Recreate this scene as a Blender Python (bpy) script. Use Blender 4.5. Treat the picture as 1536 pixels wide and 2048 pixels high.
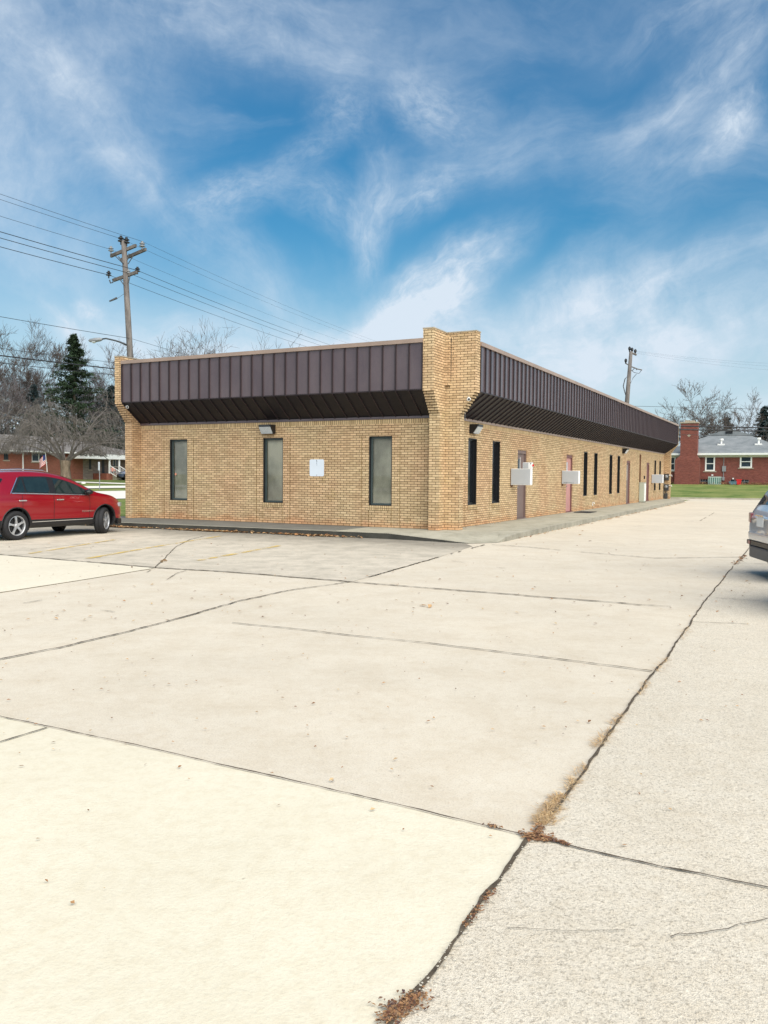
import bpy, math, random
from mathutils import Vector, Matrix
R=math.radians
random.seed(7)
for o in list(bpy.data.objects): bpy.data.objects.remove(o)
SC=bpy.context.scene
C=SC.collection
# ------------------------------------------------------------------ camera
F_PX,PITCH,ROLL,TH,CX,CY=1648.3,0.04473,0.00797,0.47312,1.53124,20.81453
CH=1.5
cs,sn=math.cos(ROLL),math.sin(ROLL)
Fv=Vector((0,math.cos(PITCH),-math.sin(PITCH)))
Zc=Vector((0,math.sin(PITCH),math.cos(PITCH)))
Xc=Vector((1,0,0))
Rt=Xc*cs+Zc*sn; Up=Zc*cs-Xc*sn
cam=bpy.data.cameras.new('camera'); co=bpy.data.objects.new('camera',cam); C.objects.link(co)
M=Matrix((Rt,Up,-Fv)).transposed().to_4x4(); M.translation=Vector((0,0,CH)); co.matrix_world=M
cam.sensor_fit='VERTICAL'; cam.sensor_height=24; cam.lens=F_PX/2048*24
cam.clip_start=.05; cam.clip_end=2000
SC.camera=co
SC.render.resolution_x=768; SC.render.resolution_y=1024
def pray(x,y):
    return (Rt*(x-768)-Up*(y-1024)+Fv*F_PX).normalized()
def gnd(x,y,z=0.):
    r=pray(x,y); t=(z-CH)/r.z; return Vector((r.x*t,r.y*t,z))
def dep(x,y,Y):
    r=pray(x,y); return Vector((0,0,CH))+r*(Y/r.y)
EX=Vector((math.cos(TH),-math.sin(TH),0)); EY=Vector((math.sin(TH),math.cos(TH),0)); BC=Vector((CX,CY,0))
def W_(x,y,z=0.): return BC+EX*x+EY*y+Vector((0,0,z))      # building frame -> world
def B_(p): d=p-BC; return d.dot(EX),d.dot(EY)
# ------------------------------------------------------------------ view, world, sun
SC.view_settings.view_transform='Standard'; SC.view_settings.look='None'
SC.view_settings.gamma=1; SC.view_settings.exposure=0.95
SUN_AZ,SUN_EL=155,46           # compass bearing of the sun (0 = straight ahead, clockwise)
w=bpy.data.worlds.new('World'); SC.world=w; w.use_nodes=True
def world():
    nt=w.node_tree; N=nt.nodes; L=nt.links; N.clear()
    out=N.new('ShaderNodeOutputWorld'); bg=N.new('ShaderNodeBackground'); L.new(bg.outputs[0],out.inputs[0])
    tc=N.new('ShaderNodeTexCoord'); sep=N.new('ShaderNodeSeparateXYZ'); L.new(tc.outputs['Generated'],sep.inputs[0])
    def m(op,a,b=None,c=None,clamp=False):
        n=N.new('ShaderNodeMath'); n.operation=op; n.use_clamp=clamp
        for i,v in enumerate((a,b,c)):
            if v is None: continue
            if isinstance(v,(int,float)): n.inputs[i].default_value=v
            else: L.new(v,n.inputs[i])
        return n.outputs[0]
    az=m('ARCTAN2',sep.outputs[0],sep.outputs[1]); el=m('ARCSINE',sep.outputs[2])
    cmb=N.new('ShaderNodeCombineXYZ'); L.new(az,cmb.inputs[0]); L.new(el,cmb.inputs[1])
    sky=N.new('ShaderNodeTexSky'); sky.sky_type='NISHITA'; sky.sun_disc=False
    sky.sun_elevation=R(SUN_EL); sky.sun_rotation=R(SUN_AZ); sky.air_density=1.6; sky.dust_density=.3; sky.ozone_density=2.2
    def noise(vec,scale,detail,rough,dist=0):
        n=N.new('ShaderNodeTexNoise'); n.inputs['Scale'].default_value=scale; n.inputs['Detail'].default_value=detail
        n.inputs['Roughness'].default_value=rough; n.inputs['Distortion'].default_value=dist; L.new(vec,n.inputs['Vector']); return n
    # warp
    wn=noise(cmb.outputs[0],3.2,5,.55); s1=N.new('ShaderNodeVectorMath'); s1.operation='SUBTRACT'; L.new(wn.outputs['Color'],s1.inputs[0]); s1.inputs[1].default_value=(.5,.5,.5)
    sc=N.new('ShaderNodeVectorMath'); sc.operation='SCALE'; L.new(s1.outputs[0],sc.inputs[0]); sc.inputs['Scale'].default_value=.15
    ad=N.new('ShaderNodeVectorMath'); ad.operation='ADD'; L.new(cmb.outputs[0],ad.inputs[0]); L.new(sc.outputs[0],ad.inputs[1])
    warped=ad.outputs[0]
    def mr(v,a,b,c,d,sm=True):
        n=N.new('ShaderNodeMapRange'); n.interpolation_type='SMOOTHSTEP' if sm else 'LINEAR'
        L.new(v,n.inputs[0])
        for i,k in enumerate((a,b,c,d)): n.inputs[i+1].default_value=k
        return n.outputs[0]
    feats=[ # px centre, half length, half width, angle (down-right +), strength, streak freq
     (850,588,250,66,-29,1.4,3),(740,680,250,75,-14,1.3,2.5),(880,205,120,75,25,.62,6),(690,235,75,85,60,.42,5),
     (465,415,110,52,-18,.62,5),(745,440,150,55,-80,.62,3),(850,415,110,48,-25,.6,4),(250,350,430,60,39,.5,1.6),
     (500,45,470,100,6,.55,2.5),(1390,170,260,80,-38,.62,2.5),(1440,280,90,50,-58,.6,4),(1380,340,170,70,-10,.42,3),
     (1270,650,520,140,-12,.85,1.6),(1020,330,330,70,-12,.38,2.5),(150,640,80,24,42,.6,3),(200,605,50,24,10,.5,3),
     (380,690,340,70,5,.6,1.6),(640,425,150,45,15,.45,4),(600,335,100,40,-25,.36,5),(30,160,330,360,50,.62,1.2),
     (1300,560,300,40,-14,.5,2),(520,560,220,60,48,.3,2),(1380,20,200,50,-20,.45,3),(120,470,220,160,30,.2,1.5),(1150,560,240,60,-25,.4,2)]
    iso=mr(noise(warped,15,10,.66,.15).outputs['Fac'],.36,.66,.55,1.12,False); iso2=mr(noise(cmb.outputs[0],34,8,.7,0).outputs['Fac'],.3,.7,.85,1.12,False); iso=m('MULTIPLY',iso,iso2)
    acc=None
    for (px,py,hl,hw,ang,st,fr) in feats:
        r=pray(px,py); a0=math.atan2(r.x,r.y); e0=math.asin(r.z)
        mp=N.new('ShaderNodeMapping'); mp.vector_type='TEXTURE'; L.new(warped,mp.inputs['Vector'])
        mp.inputs['Location'].default_value=(a0,e0,0); mp.inputs['Rotation'].default_value=(0,0,R(-ang))
        mp.inputs['Scale'].default_value=(hl/F_PX,hw/F_PX,1)
        ln=N.new('ShaderNodeVectorMath'); ln.operation='LENGTH'; L.new(mp.outputs[0],ln.inputs[0])
        msk=mr(ln.outputs['Value'],1.25,.0,0,1)
        nn=noise(mp.outputs[0],fr*.7,9,.68,.25)
        nv=mr(nn.outputs['Fac'],.26,.72,.25,1.2,False)
        v=m('MULTIPLY',m('MULTIPLY',m('MULTIPLY',msk,nv),iso),st*1.05)
        acc=v if acc is None else m('ADD',acc,v)
    # global thin veils (whole sky, also behind the camera)
    mp=N.new('ShaderNodeMapping'); L.new(warped,mp.inputs['Vector']); mp.inputs['Scale'].default_value=(1.0,2.2,1); mp.inputs['Rotation'].default_value=(0,0,R(-24))
    g=noise(mp.outputs[0],3.2,9,.62,.5); gv=mr(g.outputs['Fac'],.44,.82,0,.34)
    g2=noise(cmb.outputs[0],1.3,3,.5,0); gv2=mr(g2.outputs['Fac'],.4,.75,0,.16)
    acc=m('ADD',m('ADD',acc,gv),gv2)
    hz=mr(el,.30,.0,0,.92); acc=m('ADD',acc,hz)
    fin=m('MINIMUM',m('MULTIPLY',acc,.84),.97)
    tint=N.new('ShaderNodeMix'); tint.data_type='RGBA'; tint.blend_type='MULTIPLY'; tint.inputs[0].default_value=1
    L.new(sky.outputs[0],tint.inputs[6]); tint.inputs[7].default_value=(.0136,.0380,.0530,1)
    mix=N.new('ShaderNodeMix'); mix.data_type='RGBA'; L.new(fin,mix.inputs[0]); L.new(tint.outputs[2],mix.inputs[6]); mix.inputs[7].default_value=(.375,.425,.48,1)
    L.new(mix.outputs[2],bg.inputs[0]); bg.inputs[1].default_value=1.0
world()
sl=bpy.data.lights.new('sun','SUN'); so=bpy.data.objects.new('sun',sl); C.objects.link(so)
sl.energy=3.25; sl.angle=R(85); sl.color=(1,.92,.79)
sd=Vector((math.sin(R(SUN_AZ))*math.cos(R(SUN_EL)),math.cos(R(SUN_AZ))*math.cos(R(SUN_EL)),math.sin(R(SUN_EL))))
so.rotation_euler=sd.to_track_quat('Z','Y').to_euler(); so.location=sd*60
# ------------------------------------------------------------------ helpers
class MB:
    def __init__(s): s.v=[]; s.f=[]; s.m=[]
    def add(s,vs,fs,mi=0):
        b=len(s.v); s.v+= [tuple(p) for p in vs]; s.f+=[tuple(i+b for i in f) for f in fs]; s.m+=[mi]*len(fs)
    def box(s,x0,x1,y0,y1,z0,z1,mi=0):
        s.add([(x0,y0,z0),(x1,y0,z0),(x1,y1,z0),(x0,y1,z0),(x0,y0,z1),(x1,y0,z1),(x1,y1,z1),(x0,y1,z1)],
              [(0,3,2,1),(4,5,6,7),(0,1,5,4),(1,2,6,5),(2,3,7,6),(3,0,4,7)],mi)
    def quad(s,a,b,c,d,mi=0): s.add([a,b,c,d],[(0,1,2,3)],mi)
    def poly(s,pts,mi=0): s.add(pts,[tuple(range(len(pts)))],mi)
    def prism(s,pts,ax,a0,a1,mi=0):   # pts 2D outline, ax = extrude axis
        def P(p,a):
            return {'x':(a,p[0],p[1]),'y':(p[0],a,p[1]),'z':(p[0],p[1],a)}[ax]
        n=len(pts); vs=[P(p,a0) for p in pts]+[P(p,a1) for p in pts]
        fs=[tuple(range(n))[::-1],tuple(range(n,2*n))]+[(i,(i+1)%n,n+(i+1)%n,n+i) for i in range(n)]
        s.add(vs,fs,mi)
    def tube(s,pts,rad,seg=6,mi=0,cap=True):
        pts=[Vector(p) for p in pts]; n=len(pts)
        if not hasattr(rad,'__len__'): rad=[rad]*n
        vs=[]; 
        for i,p in enumerate(pts):
            t=(pts[min(i+1,n-1)]-pts[max(i-1,0)])
            if t.length<1e-9: t=Vector((0,0,1))
            t.normalize(); a=Vector((0,0,1)) if abs(t.z)<.9 else Vector((1,0,0))
            u=t.cross(a).normalized(); v=t.cross(u)
            for k in range(seg):
                an=2*math.pi*k/seg; vs.append(p+(u*math.cos(an)+v*math.sin(an))*rad[i])
        fs=[(i*seg+k,i*seg+(k+1)%seg,(i+1)*seg+(k+1)%seg,(i+1)*seg+k) for i in range(n-1) for k in range(seg)]
        if cap: fs+= [tuple(range(seg))[::-1],tuple((n-1)*seg+k for k in range(seg))]
        s.add(vs,fs,mi)
    def lathe(s,prof,seg=24,ax='y',c=(0,0,0),mi=0):   # prof (r, a) revolve about axis
        vs=[];n=len(prof)
        for r,a in prof:
            for k in range(seg):
                t=2*math.pi*k/seg; x,z=r*math.cos(t),r*math.sin(t)
                p={'y':(x,a,z),'z':(x,z,a),'x':(a,x,z)}[ax]; vs.append((p[0]+c[0],p[1]+c[1],p[2]+c[2]))
        fs=[(i*seg+k,i*seg+(k+1)%seg,(i+1)*seg+(k+1)%seg,(i+1)*seg+k) for i in range(n-1) for k in range(seg)]
        s.add(vs,fs,mi)
    def build(s,name,mat,parent=None,smooth=False,loc=None,rz=None,bevel=0):
        me=bpy.data.meshes.new(name); me.from_pydata(s.v,[],s.f)
        for mm in (mat if isinstance(mat,(list,tuple)) else [mat]): me.materials.append(mm)
        if isinstance(mat,(list,tuple)): me.polygons.foreach_set('material_index',s.m)
        if smooth: me.polygons.foreach_set('use_smooth',[True]*len(me.polygons))
        me.update(); o=bpy.data.objects.new(name,me); C.objects.link(o)
        if parent is not None: o.parent=parent
        if loc is not None: o.location=loc
        if rz is not None: o.rotation_euler=(0,0,rz)
        if bevel:
            b=o.modifiers.new('bevel','BEVEL'); b.width=bevel; b.segments=2; b.limit_method='ANGLE'
        return o
def tag(o,label=None,cat=None,group=None,kind=None):
    if label: o['label']=label
    if cat: o['category']=cat
    if group: o['group']=group
    if kind: o['kind']=kind
    return o
def empty(name,loc,rz=0,label=None,cat=None,group=None):
    o=bpy.data.objects.new(name,None); C.objects.link(o); o.location=loc; o.rotation_euler=(0,0,rz); o.empty_display_size=.3
    return tag(o,label,cat,group)
def children(o): return [c for c in bpy.data.objects if c.parent==o]
def copy_tree(o,parent=None):
    c=o.copy(); C.objects.link(c); c.parent=parent
    for ch in children(o): copy_tree(ch,c)
    return c
# ------------------------------------------------------------------ materials
class NT:
    def __init__(s,name,rough=.7,metal=0,spec=.4):
        s.mat=bpy.data.materials.new(name); s.mat.use_nodes=True; s.t=s.mat.node_tree; s.N=s.t.nodes; s.L=s.t.links
        s.b=s.N['Principled BSDF']; s.b.inputs['Roughness'].default_value=rough; s.b.inputs['Metallic'].default_value=metal
        s.b.inputs['Specular IOR Level'].default_value=spec; s.tc=s.N.new('ShaderNodeTexCoord'); s.obj=s.tc.outputs['Object']
    def val(s,inp,v):
        if isinstance(v,(int,float)): inp.default_value=v
        elif isinstance(v,(tuple,list)): inp.default_value=tuple(v)+((1,) if len(v)==3 and len(inp.default_value)==4 else ())
        else: s.L.new(v,inp)
    def noise(s,scale,detail=4,rough=.55,vec=None,dist=0):
        n=s.N.new('ShaderNodeTexNoise'); n.inputs['Scale'].default_value=scale; n.inputs['Detail'].default_value=detail; n.inputs['Roughness'].default_value=rough
        n.inputs['Distortion'].default_value=dist; s.L.new(vec or s.obj,n.inputs['Vector']); return n.outputs['Fac']
    def mp(s,scale=(1,1,1),rot=(0,0,0),loc=(0,0,0),vec=None):
        n=s.N.new('ShaderNodeMapping'); n.inputs['Scale'].default_value=scale; n.inputs['Rotation'].default_value=rot; n.inputs['Location'].default_value=loc
        s.L.new(vec or s.obj,n.inputs['Vector']); return n.outputs[0]
    def rng(s,v,a,b,c=0,d=1):
        n=s.N.new('ShaderNodeMapRange'); s.L.new(v,n.inputs[0])
        for i,k in enumerate((a,b,c,d)): n.inputs[i+1].default_value=k
        return n.outputs[0]
    def mix(s,f,a,b,mode='MIX'):
        n=s.N.new('ShaderNodeMix'); n.data_type='RGBA'; n.blend_type=mode; s.val(n.inputs[0],f); s.val(n.inputs[6],a); s.val(n.inputs[7],b); return n.outputs[2]
    def math(s,op,a,b=0):
        n=s.N.new('ShaderNodeMath'); n.operation=op; s.val(n.inputs[0],a); s.val(n.inputs[1],b); return n.outputs[0]
    def color(s,c): s.val(s.b.inputs['Base Color'],c); return s
    def bump(s,h,dist=.01,st=.5):
        n=s.N.new('ShaderNodeBump'); n.inputs['Distance'].default_value=dist; n.inputs['Strength'].default_value=st; s.L.new(h,n.inputs['Height']); s.L.new(n.outputs[0],s.b.inputs['Normal']); return s
def flat(name,c,rough=.7,metal=0,spec=.4,var=.12,scale=6,bump=0):
    t=NT(name,rough,metal,spec); n=t.noise(scale,5,.6)
    d=tuple(x*(1-var) for x in c); e=tuple(min(1,x*(1+var)) for x in c)
    t.color(t.mix(t.rng(n,.3,.7),d,e))
    if bump: t.bump(t.noise(scale*8,3,.6),bump,.5)
    return t.mat
def brick(name,c1,c2,mortar,bw=.19,rh=.0635,ms=.0065,swap=False,weather=True,pink=None,bmp=.006):
    t=NT(name,.85,0,.2)
    sp=t.N.new('ShaderNodeSeparateXYZ'); t.L.new(t.obj,sp.inputs[0])
    s=t.math('ADD',sp.outputs[0],sp.outputs[1]); cb=t.N.new('ShaderNodeCombineXYZ')
    t.L.new(s,cb.inputs[0]); t.L.new(sp.outputs[2],cb.inputs[1])
    br=t.N.new('ShaderNodeTexBrick'); t.L.new(cb.outputs[0],br.inputs['Vector'])
    br.inputs['Scale'].default_value=1; br.inputs['Brick Width'].default_value=bw; br.inputs['Row Height'].default_value=rh
    br.inputs['Mortar Size'].default_value=ms; br.inputs['Mortar Smooth'].default_value=.2; br.inputs['Bias'].default_value=0
    br.offset=0 if swap else .5
    br.inputs['Color1'].default_value=c1+(1,); br.inputs['Color2'].default_value=c2+(1,); br.inputs['Mortar'].default_value=mortar+(1,)
    col=br.outputs['Color']
    if pink: # broad tonal drift between pinkish and yellowish batches of brick, per brick-sized cells
        n=t.noise(.55,4,.6); f=t.rng(n,.42,.62,0,.75); col=t.mix(f,col,t.mix(1,col,pink,'MULTIPLY'))
    n2=t.noise(7,3,.6,vec=t.mp((1,1,3.2))); col=t.mix(t.rng(n2,.3,.75,0,.5),col,t.mix(1,col,(.78,.74,.66),'MULTIPLY'))
    if weather:
        n3=t.noise(1.1,7,.68,vec=t.mp((1,1,1.4),loc=(3,1,2))); col=t.mix(t.rng(n3,.6,.74,0,.55),col,t.mix(1,col,(.62,.62,.42),'MULTIPLY'))
        n4=t.noise(2.2,6,.7,vec=t.mp((1,1,.25),loc=(9,1,2))); col=t.mix(t.rng(n4,.64,.76,0,.5),col,t.mix(1,col,(.5,.42,.34),'MULTIPLY'))
    if pink:
        bn=t.math('ADD',sp.outputs[2],t.math('MULTIPLY',t.noise(1.8,4,.6),.5)); col=t.mix(t.rng(bn,.30,.46,.75,0),col,t.mix(1,col,(1.0,.80,.72),'MULTIPLY'))
    t.color(col); inv=t.math('SUBTRACT',1.,br.outputs['Fac'])
    rn=t.noise(60,3,.6); h=t.math('ADD',inv,t.math('MULTIPLY',rn,.35)); t.bump(h,bmp,.8)
    return t.mat
M_={}
M_['brick']=brick('tan brick',(.68,.515,.315),(.48,.35,.205),(.095,.062,.031),pink=(1.0,.87,.86))
M_['rowlock']=brick('tan rowlock brick',(.65,.49,.29),(.46,.33,.185),(.105,.07,.036),bw=.0635,rh=.5,swap=True)
M_['redbrick']=brick('red brick',(.245,.072,.056),(.15,.042,.036),(.26,.17,.14),bw=.19,rh=.064,ms=.006)
M_['redbrick2']=brick('orange red brick',(.31,.10,.07),(.22,.07,.05),(.34,.2,.15),bw=.19,rh=.064,ms=.006)
M_['greystone']=brick('grey stone veneer',(.30,.25,.22),(.2,.165,.15),(.25,.22,.19),bw=.4,rh=.16,ms=.01)
def metal_mat():
    t=NT('brown standing seam metal',.28,0,.6)
    t.b.inputs['Coat Weight'].default_value=.35; t.b.inputs['Coat Roughness'].default_value=.22
    n=t.noise(1.3,5,.6,vec=t.mp((1,1,.5))); c=t.mix(t.rng(n,.35,.65),(.086,.060,.068),(.118,.086,.092))
    n2=t.noise(90,2,.5); c=t.mix(t.rng(n2,.4,.6,0,.4),c,t.mix(1,c,(.6,.6,.65),'MULTIPLY'))
    n3=t.noise(2.0,6,.7,vec=t.mp((3,3,.3))); c=t.mix(t.rng(n3,.55,.8,0,.4),c,(.14,.11,.105))
    t.color(c); t.bump(t.noise(2.2,3,.5),.02,.25); return t.mat
M_['fascia']=metal_mat()
M_['seam']=flat('dark brown seam metal',(.03,.021,.024),.45)
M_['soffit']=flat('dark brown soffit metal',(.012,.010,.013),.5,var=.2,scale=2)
M_['coping']=flat('tan coping metal',(.30,.225,.185),.45,var=.12,scale=1.5)
M_['stonecap']=flat('weathered stone cap',(.36,.31,.24),.9,var=.25,scale=9,bump=.003)
M_['bronze']=flat('dark bronze frame',(.012,.013,.015),.35)
M_['sash']=flat('grey green aluminium sash',(.075,.10,.10),.35,metal=.3)
M_['brown_door']=flat('brown painted door',(.165,.115,.105),.5,var=.1,scale=3)
M_['pink_door']=flat('faded pink painted door',(.47,.235,.215),.55,var=.1,scale=3)
M_['door_frame']=flat('dark red brown door frame',(.17,.075,.07),.5)
M_['white']=flat('white paint',(.76,.76,.74),.5,var=.05)
M_['signface']=flat('pale grey sign face',(.44,.47,.51),.4,var=.04,scale=3)
M_['signwhite']=flat('white sign side',(.8,.82,.84),.4,var=.04,scale=3)
M_['plate']=flat('blue white enamel plate',(.66,.72,.80),.35,var=.04,scale=3)
M_['black']=flat('black plastic',(.012,.012,.014),.4)
M_['darkgrey']=flat('dark grey metal',(.06,.065,.07),.5,metal=.3)
M_['grey']=flat('grey metal',(.25,.26,.27),.5,metal=.2)
M_['beigebox']=flat('beige green cabinet',(.42,.45,.38),.5,var=.08,scale=2)
M_['red']=flat('red paint',(.6,.03,.03),.4)
M_['rust']=flat('rust stained steel',(.13,.06,.03),.8)
M_['joint']=flat('caulk joint',(.17,.105,.03),.9,var=.3,scale=20)
M_['soil']=flat('dark joint soil',(.085,.066,.045),1,var=.45,scale=45)
M_['chips']=flat('pale concrete chips',(.5,.46,.38),1,var=.3,scale=60)
M_['mat']=flat('black rubber mat',(.02,.02,.025),.8)
M_['ink']=flat('faded grey lettering',(.17,.2,.24),.6)
M_['bluebin']=flat('blue green plastic',(.12,.22,.27),.5)
def lens():
    t=NT('frosted lamp glass',.15,0,.6); t.color(t.mix(t.rng(t.noise(30,2,.5,vec=t.mp((1,1,6))),.4,.6),(.42,.45,.47),(.62,.66,.68))); return t.mat
M_['lens']=lens()
def glass(name,tint=(.9,.95,.93),refl=1.5,rough=.02):
    t=NT(name); N,L=t.N,t.L; N.remove(t.b); out=[n for n in N if n.type=='OUTPUT_MATERIAL'][0]
    tr=N.new('ShaderNodeBsdfTransparent'); tr.inputs[0].default_value=tint+(1,)
    gl=N.new('ShaderNodeBsdfGlossy'); gl.inputs['Roughness'].default_value=rough
    fr=N.new('ShaderNodeFresnel'); fr.inputs[0].default_value=refl
    mx=N.new('ShaderNodeMixShader'); L.new(fr.outputs[0],mx.inputs[0]); L.new(tr.outputs[0],mx.inputs[1]); L.new(gl.outputs[0],mx.inputs[2]); L.new(mx.outputs[0],out.inputs[0])
    return t.mat
M_['glass']=glass('window glass',(.96,.96,.94),1.36)
M_['darkglass']=flat('dark tinted glass',(.008,.010,.013),.12,spec=.35,var=.2)
M_['carglass']=flat('tinted car glass',(.012,.022,.022),.03,spec=.7,var=.2)
M_['houseglass']=flat('house window glass',(.03,.045,.06),.08,spec=.5,var=.4,scale=2)
def blind():
    t=NT('closed grey blind',.7); sp=t.N.new('ShaderNodeSeparateXYZ'); t.L.new(t.obj,sp.inputs[0])
    s=t.math('SINE',t.math('MULTIPLY',sp.outputs[2],230)); n=t.noise(1.1,5,.6,vec=t.mp((1,1,.8)))
    c=t.mix(t.rng(n,.38,.6),(.30,.295,.255),(.58,.565,.48)); c=t.mix(t.rng(s,.3,1,0,.3),c,(.3,.29,.25)); t.color(c); return t.mat
M_['blind']=blind()
# concrete kinds
def concrete(name,base,spec_dark,speck=.5,stain=.25,fine=90,stcol=(.82,.78,.72),bmp=.004):
    t=NT(name,.9,0,.25)
    v=t.mp((1,1,1))
    big=t.noise(.35,6,.62,vec=v); col=t.mix(t.rng(big,.3,.7),tuple(x*(1-.09) for x in base),tuple(min(.9,x*1.05) for x in base))
    m2=t.noise(2.2,6,.7,vec=t.mp((1,1,1),loc=(4,9,0))); col=t.mix(t.rng(m2,.42,.72,0,stain),col,t.mix(1,col,stcol,'MULTIPLY'))
    m3=t.noise(14,5,.7); col=t.mix(t.rng(m3,.45,.7,0,.5),col,t.mix(1,col,(.86,.82,.76),'MULTIPLY'))
    f1=t.noise(fine,3,.75); col=t.mix(t.rng(f1,.5,.68,0,speck),col,spec_dark)
    f3=t.noise(fine*2.3,2,.7,vec=t.mp(loc=(2,5,0))); col=t.mix(t.rng(f3,.56,.66,0,speck*.8),col,spec_dark)
    f2=t.noise(fine*.55,2,.6,vec=t.mp(loc=(7,3,0))); col=t.mix(t.rng(f2,.60,.70,0,speck*.5),col,tuple(min(.92,x*1.2) for x in base))
    vo=t.N.new('ShaderNodeTexVoronoi'); vo.inputs['Scale'].default_value=3.1; t.L.new(t.mp(),vo.inputs['Vector'])
    sp=t.rng(vo.outputs['Distance'],.022,.038,1,0); wn=t.rng(t.noise(9,2,.5,vec=t.mp(loc=(1,8,0))),.5,.56,0,.55)
    col=t.mix(t.math('MULTIPLY',sp,wn),col,(.16,.13,.10))
    t.color(col); t.bump(t.math('ADD',f1,t.math('MULTIPLY',m3,.6)),bmp,.6)
    return t.mat
M_['conc_mid']=concrete('worn beige concrete',(.645,.58,.472),(.36,.31,.25),.5,.5,stcol=(.80,.74,.66))
M_['conc_new']=concrete('smooth cream concrete',(.695,.64,.505),(.50,.44,.34),.22,.22,60)
M_['conc_agg']=concrete('exposed aggregate concrete',(.69,.625,.515),(.25,.215,.165),.8,.4,95,bmp=.012)
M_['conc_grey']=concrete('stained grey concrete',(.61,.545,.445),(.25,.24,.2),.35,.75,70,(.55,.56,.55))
def darken_to_kerb(mat):  # multiplies the slab colour darker towards the south kerb, edge broken by noise
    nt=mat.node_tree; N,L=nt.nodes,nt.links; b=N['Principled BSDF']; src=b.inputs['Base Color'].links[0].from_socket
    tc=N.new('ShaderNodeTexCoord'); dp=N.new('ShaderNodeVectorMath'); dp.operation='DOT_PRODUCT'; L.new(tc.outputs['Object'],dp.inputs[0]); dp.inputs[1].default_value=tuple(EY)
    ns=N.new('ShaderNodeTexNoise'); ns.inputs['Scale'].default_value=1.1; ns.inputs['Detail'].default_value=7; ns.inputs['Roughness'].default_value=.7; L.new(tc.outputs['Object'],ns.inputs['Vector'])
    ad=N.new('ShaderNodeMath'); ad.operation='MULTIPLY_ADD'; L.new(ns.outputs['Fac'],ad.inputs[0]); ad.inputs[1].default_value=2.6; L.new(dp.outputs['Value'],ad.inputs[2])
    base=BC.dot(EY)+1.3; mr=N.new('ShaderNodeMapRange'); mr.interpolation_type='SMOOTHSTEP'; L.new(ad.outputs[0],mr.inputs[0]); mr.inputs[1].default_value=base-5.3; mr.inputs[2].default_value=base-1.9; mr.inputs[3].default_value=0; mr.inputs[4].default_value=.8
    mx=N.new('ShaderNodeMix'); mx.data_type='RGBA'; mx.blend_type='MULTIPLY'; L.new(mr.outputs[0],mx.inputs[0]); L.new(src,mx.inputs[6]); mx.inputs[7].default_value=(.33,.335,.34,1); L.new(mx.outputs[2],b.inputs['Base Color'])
darken_to_kerb(M_['conc_grey'])
M_['conc_white']=concrete('pale concrete patch',(.70,.64,.51),(.5,.46,.38),.25,.15)
M_['conc_walk']=concrete('weathered sidewalk concrete',(.43,.405,.325),(.22,.21,.17),.35,.8,70,(.55,.55,.52))
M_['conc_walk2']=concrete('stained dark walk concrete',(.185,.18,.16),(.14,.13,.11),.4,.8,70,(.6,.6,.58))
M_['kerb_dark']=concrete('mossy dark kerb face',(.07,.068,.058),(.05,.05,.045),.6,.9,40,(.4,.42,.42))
M_['kerb']=concrete('grey kerb concrete',(.36,.34,.28),(.13,.12,.1),.5,.8,50,(.5,.5,.48))
M_['street']=concrete('bright street concrete',(.72,.70,.64),(.5,.48,.42),.2,.2)
def grass_mat():
    t=NT('winter lawn grass',.95,0,.1); n=t.noise(.5,6,.65); n2=t.noise(5,5,.7)
    c=t.mix(t.rng(n,.38,.64),(.095,.155,.035),(.25,.265,.09)); c=t.mix(t.rng(n2,.4,.7,0,.5),c,(.22,.25,.09)); c=t.mix(t.rng(t.noise(30,3,.7),.45,.7,0,.5),c,(.045,.08,.02)); t.color(c); t.bump(n2,.05,.6); return t.mat
M_['grass']=grass_mat()
def bark(name,a,b): 
    t=NT(name,.95,0,.1); n=t.noise(6,6,.7,vec=t.mp((1,1,.25))); t.color(t.mix(t.rng(n,.35,.65),a,b)); t.bump(n,.02,.7); return t.mat
M_['bark']=bark('grey brown bark',(.075,.058,.046),(.16,.13,.105))
M_['twig']=flat('dark bare twigs',(.085,.068,.06),.9,var=.3)
M_['twig2']=flat('purple grey twigs',(.115,.10,.105),.9,var=.3)
M_['willow']=flat('grey drooping twigs',(.13,.115,.105),.9,var=.35,scale=2)
M_['willowbark']=bark('knotty bark',(.11,.085,.06),(.24,.19,.14))
M_['pole']=bark('weathered pole wood',(.10,.09,.085),(.20,.18,.165))
M_['wire']=flat('dark cable',(.03,.03,.035),.6)
M_['needles']=flat('dark spruce needles',(.022,.042,.018),.9,var=.5,scale=.8)
M_['needles2']=flat('blue green spruce needles',(.03,.052,.055),.9,var=.5,scale=.8)
def shingle(name,a,b):
    t=NT(name,.95,0,.15); n=t.noise(1.2,6,.7); n2=t.noise(25,2,.6,vec=t.mp((1,1,3))); c=t.mix(t.rng(n,.35,.68),a,b); c=t.mix(t.rng(n2,.4,.6,0,.4),c,t.mix(1,c,(.7,.7,.7),'MULTIPLY')); t.color(c); return t.mat
M_['shingle']=shingle('grey asphalt shingle',(.17,.19,.2),(.26,.275,.285))
M_['shingle2']=shingle('brown grey shingle',(.15,.14,.14),(.25,.235,.22))
def leafmat(name,cols):
    t=NT(name,.9,0,.2); oi=t.N.new('ShaderNodeNewGeometry'); cr=t.N.new('ShaderNodeValToRGB'); t.L.new(oi.outputs['Random Per Island'],cr.inputs[0])
    el=cr.color_ramp.elements; el[0].color=cols[0]+(1,); el[1].color=cols[-1]+(1,)
    for i,c in enumerate(cols[1:-1]): e=el.new((i+1)/(len(cols)-1)); e.color=c+(1,)
    t.color(cr.outputs[0]); return t.mat
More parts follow.
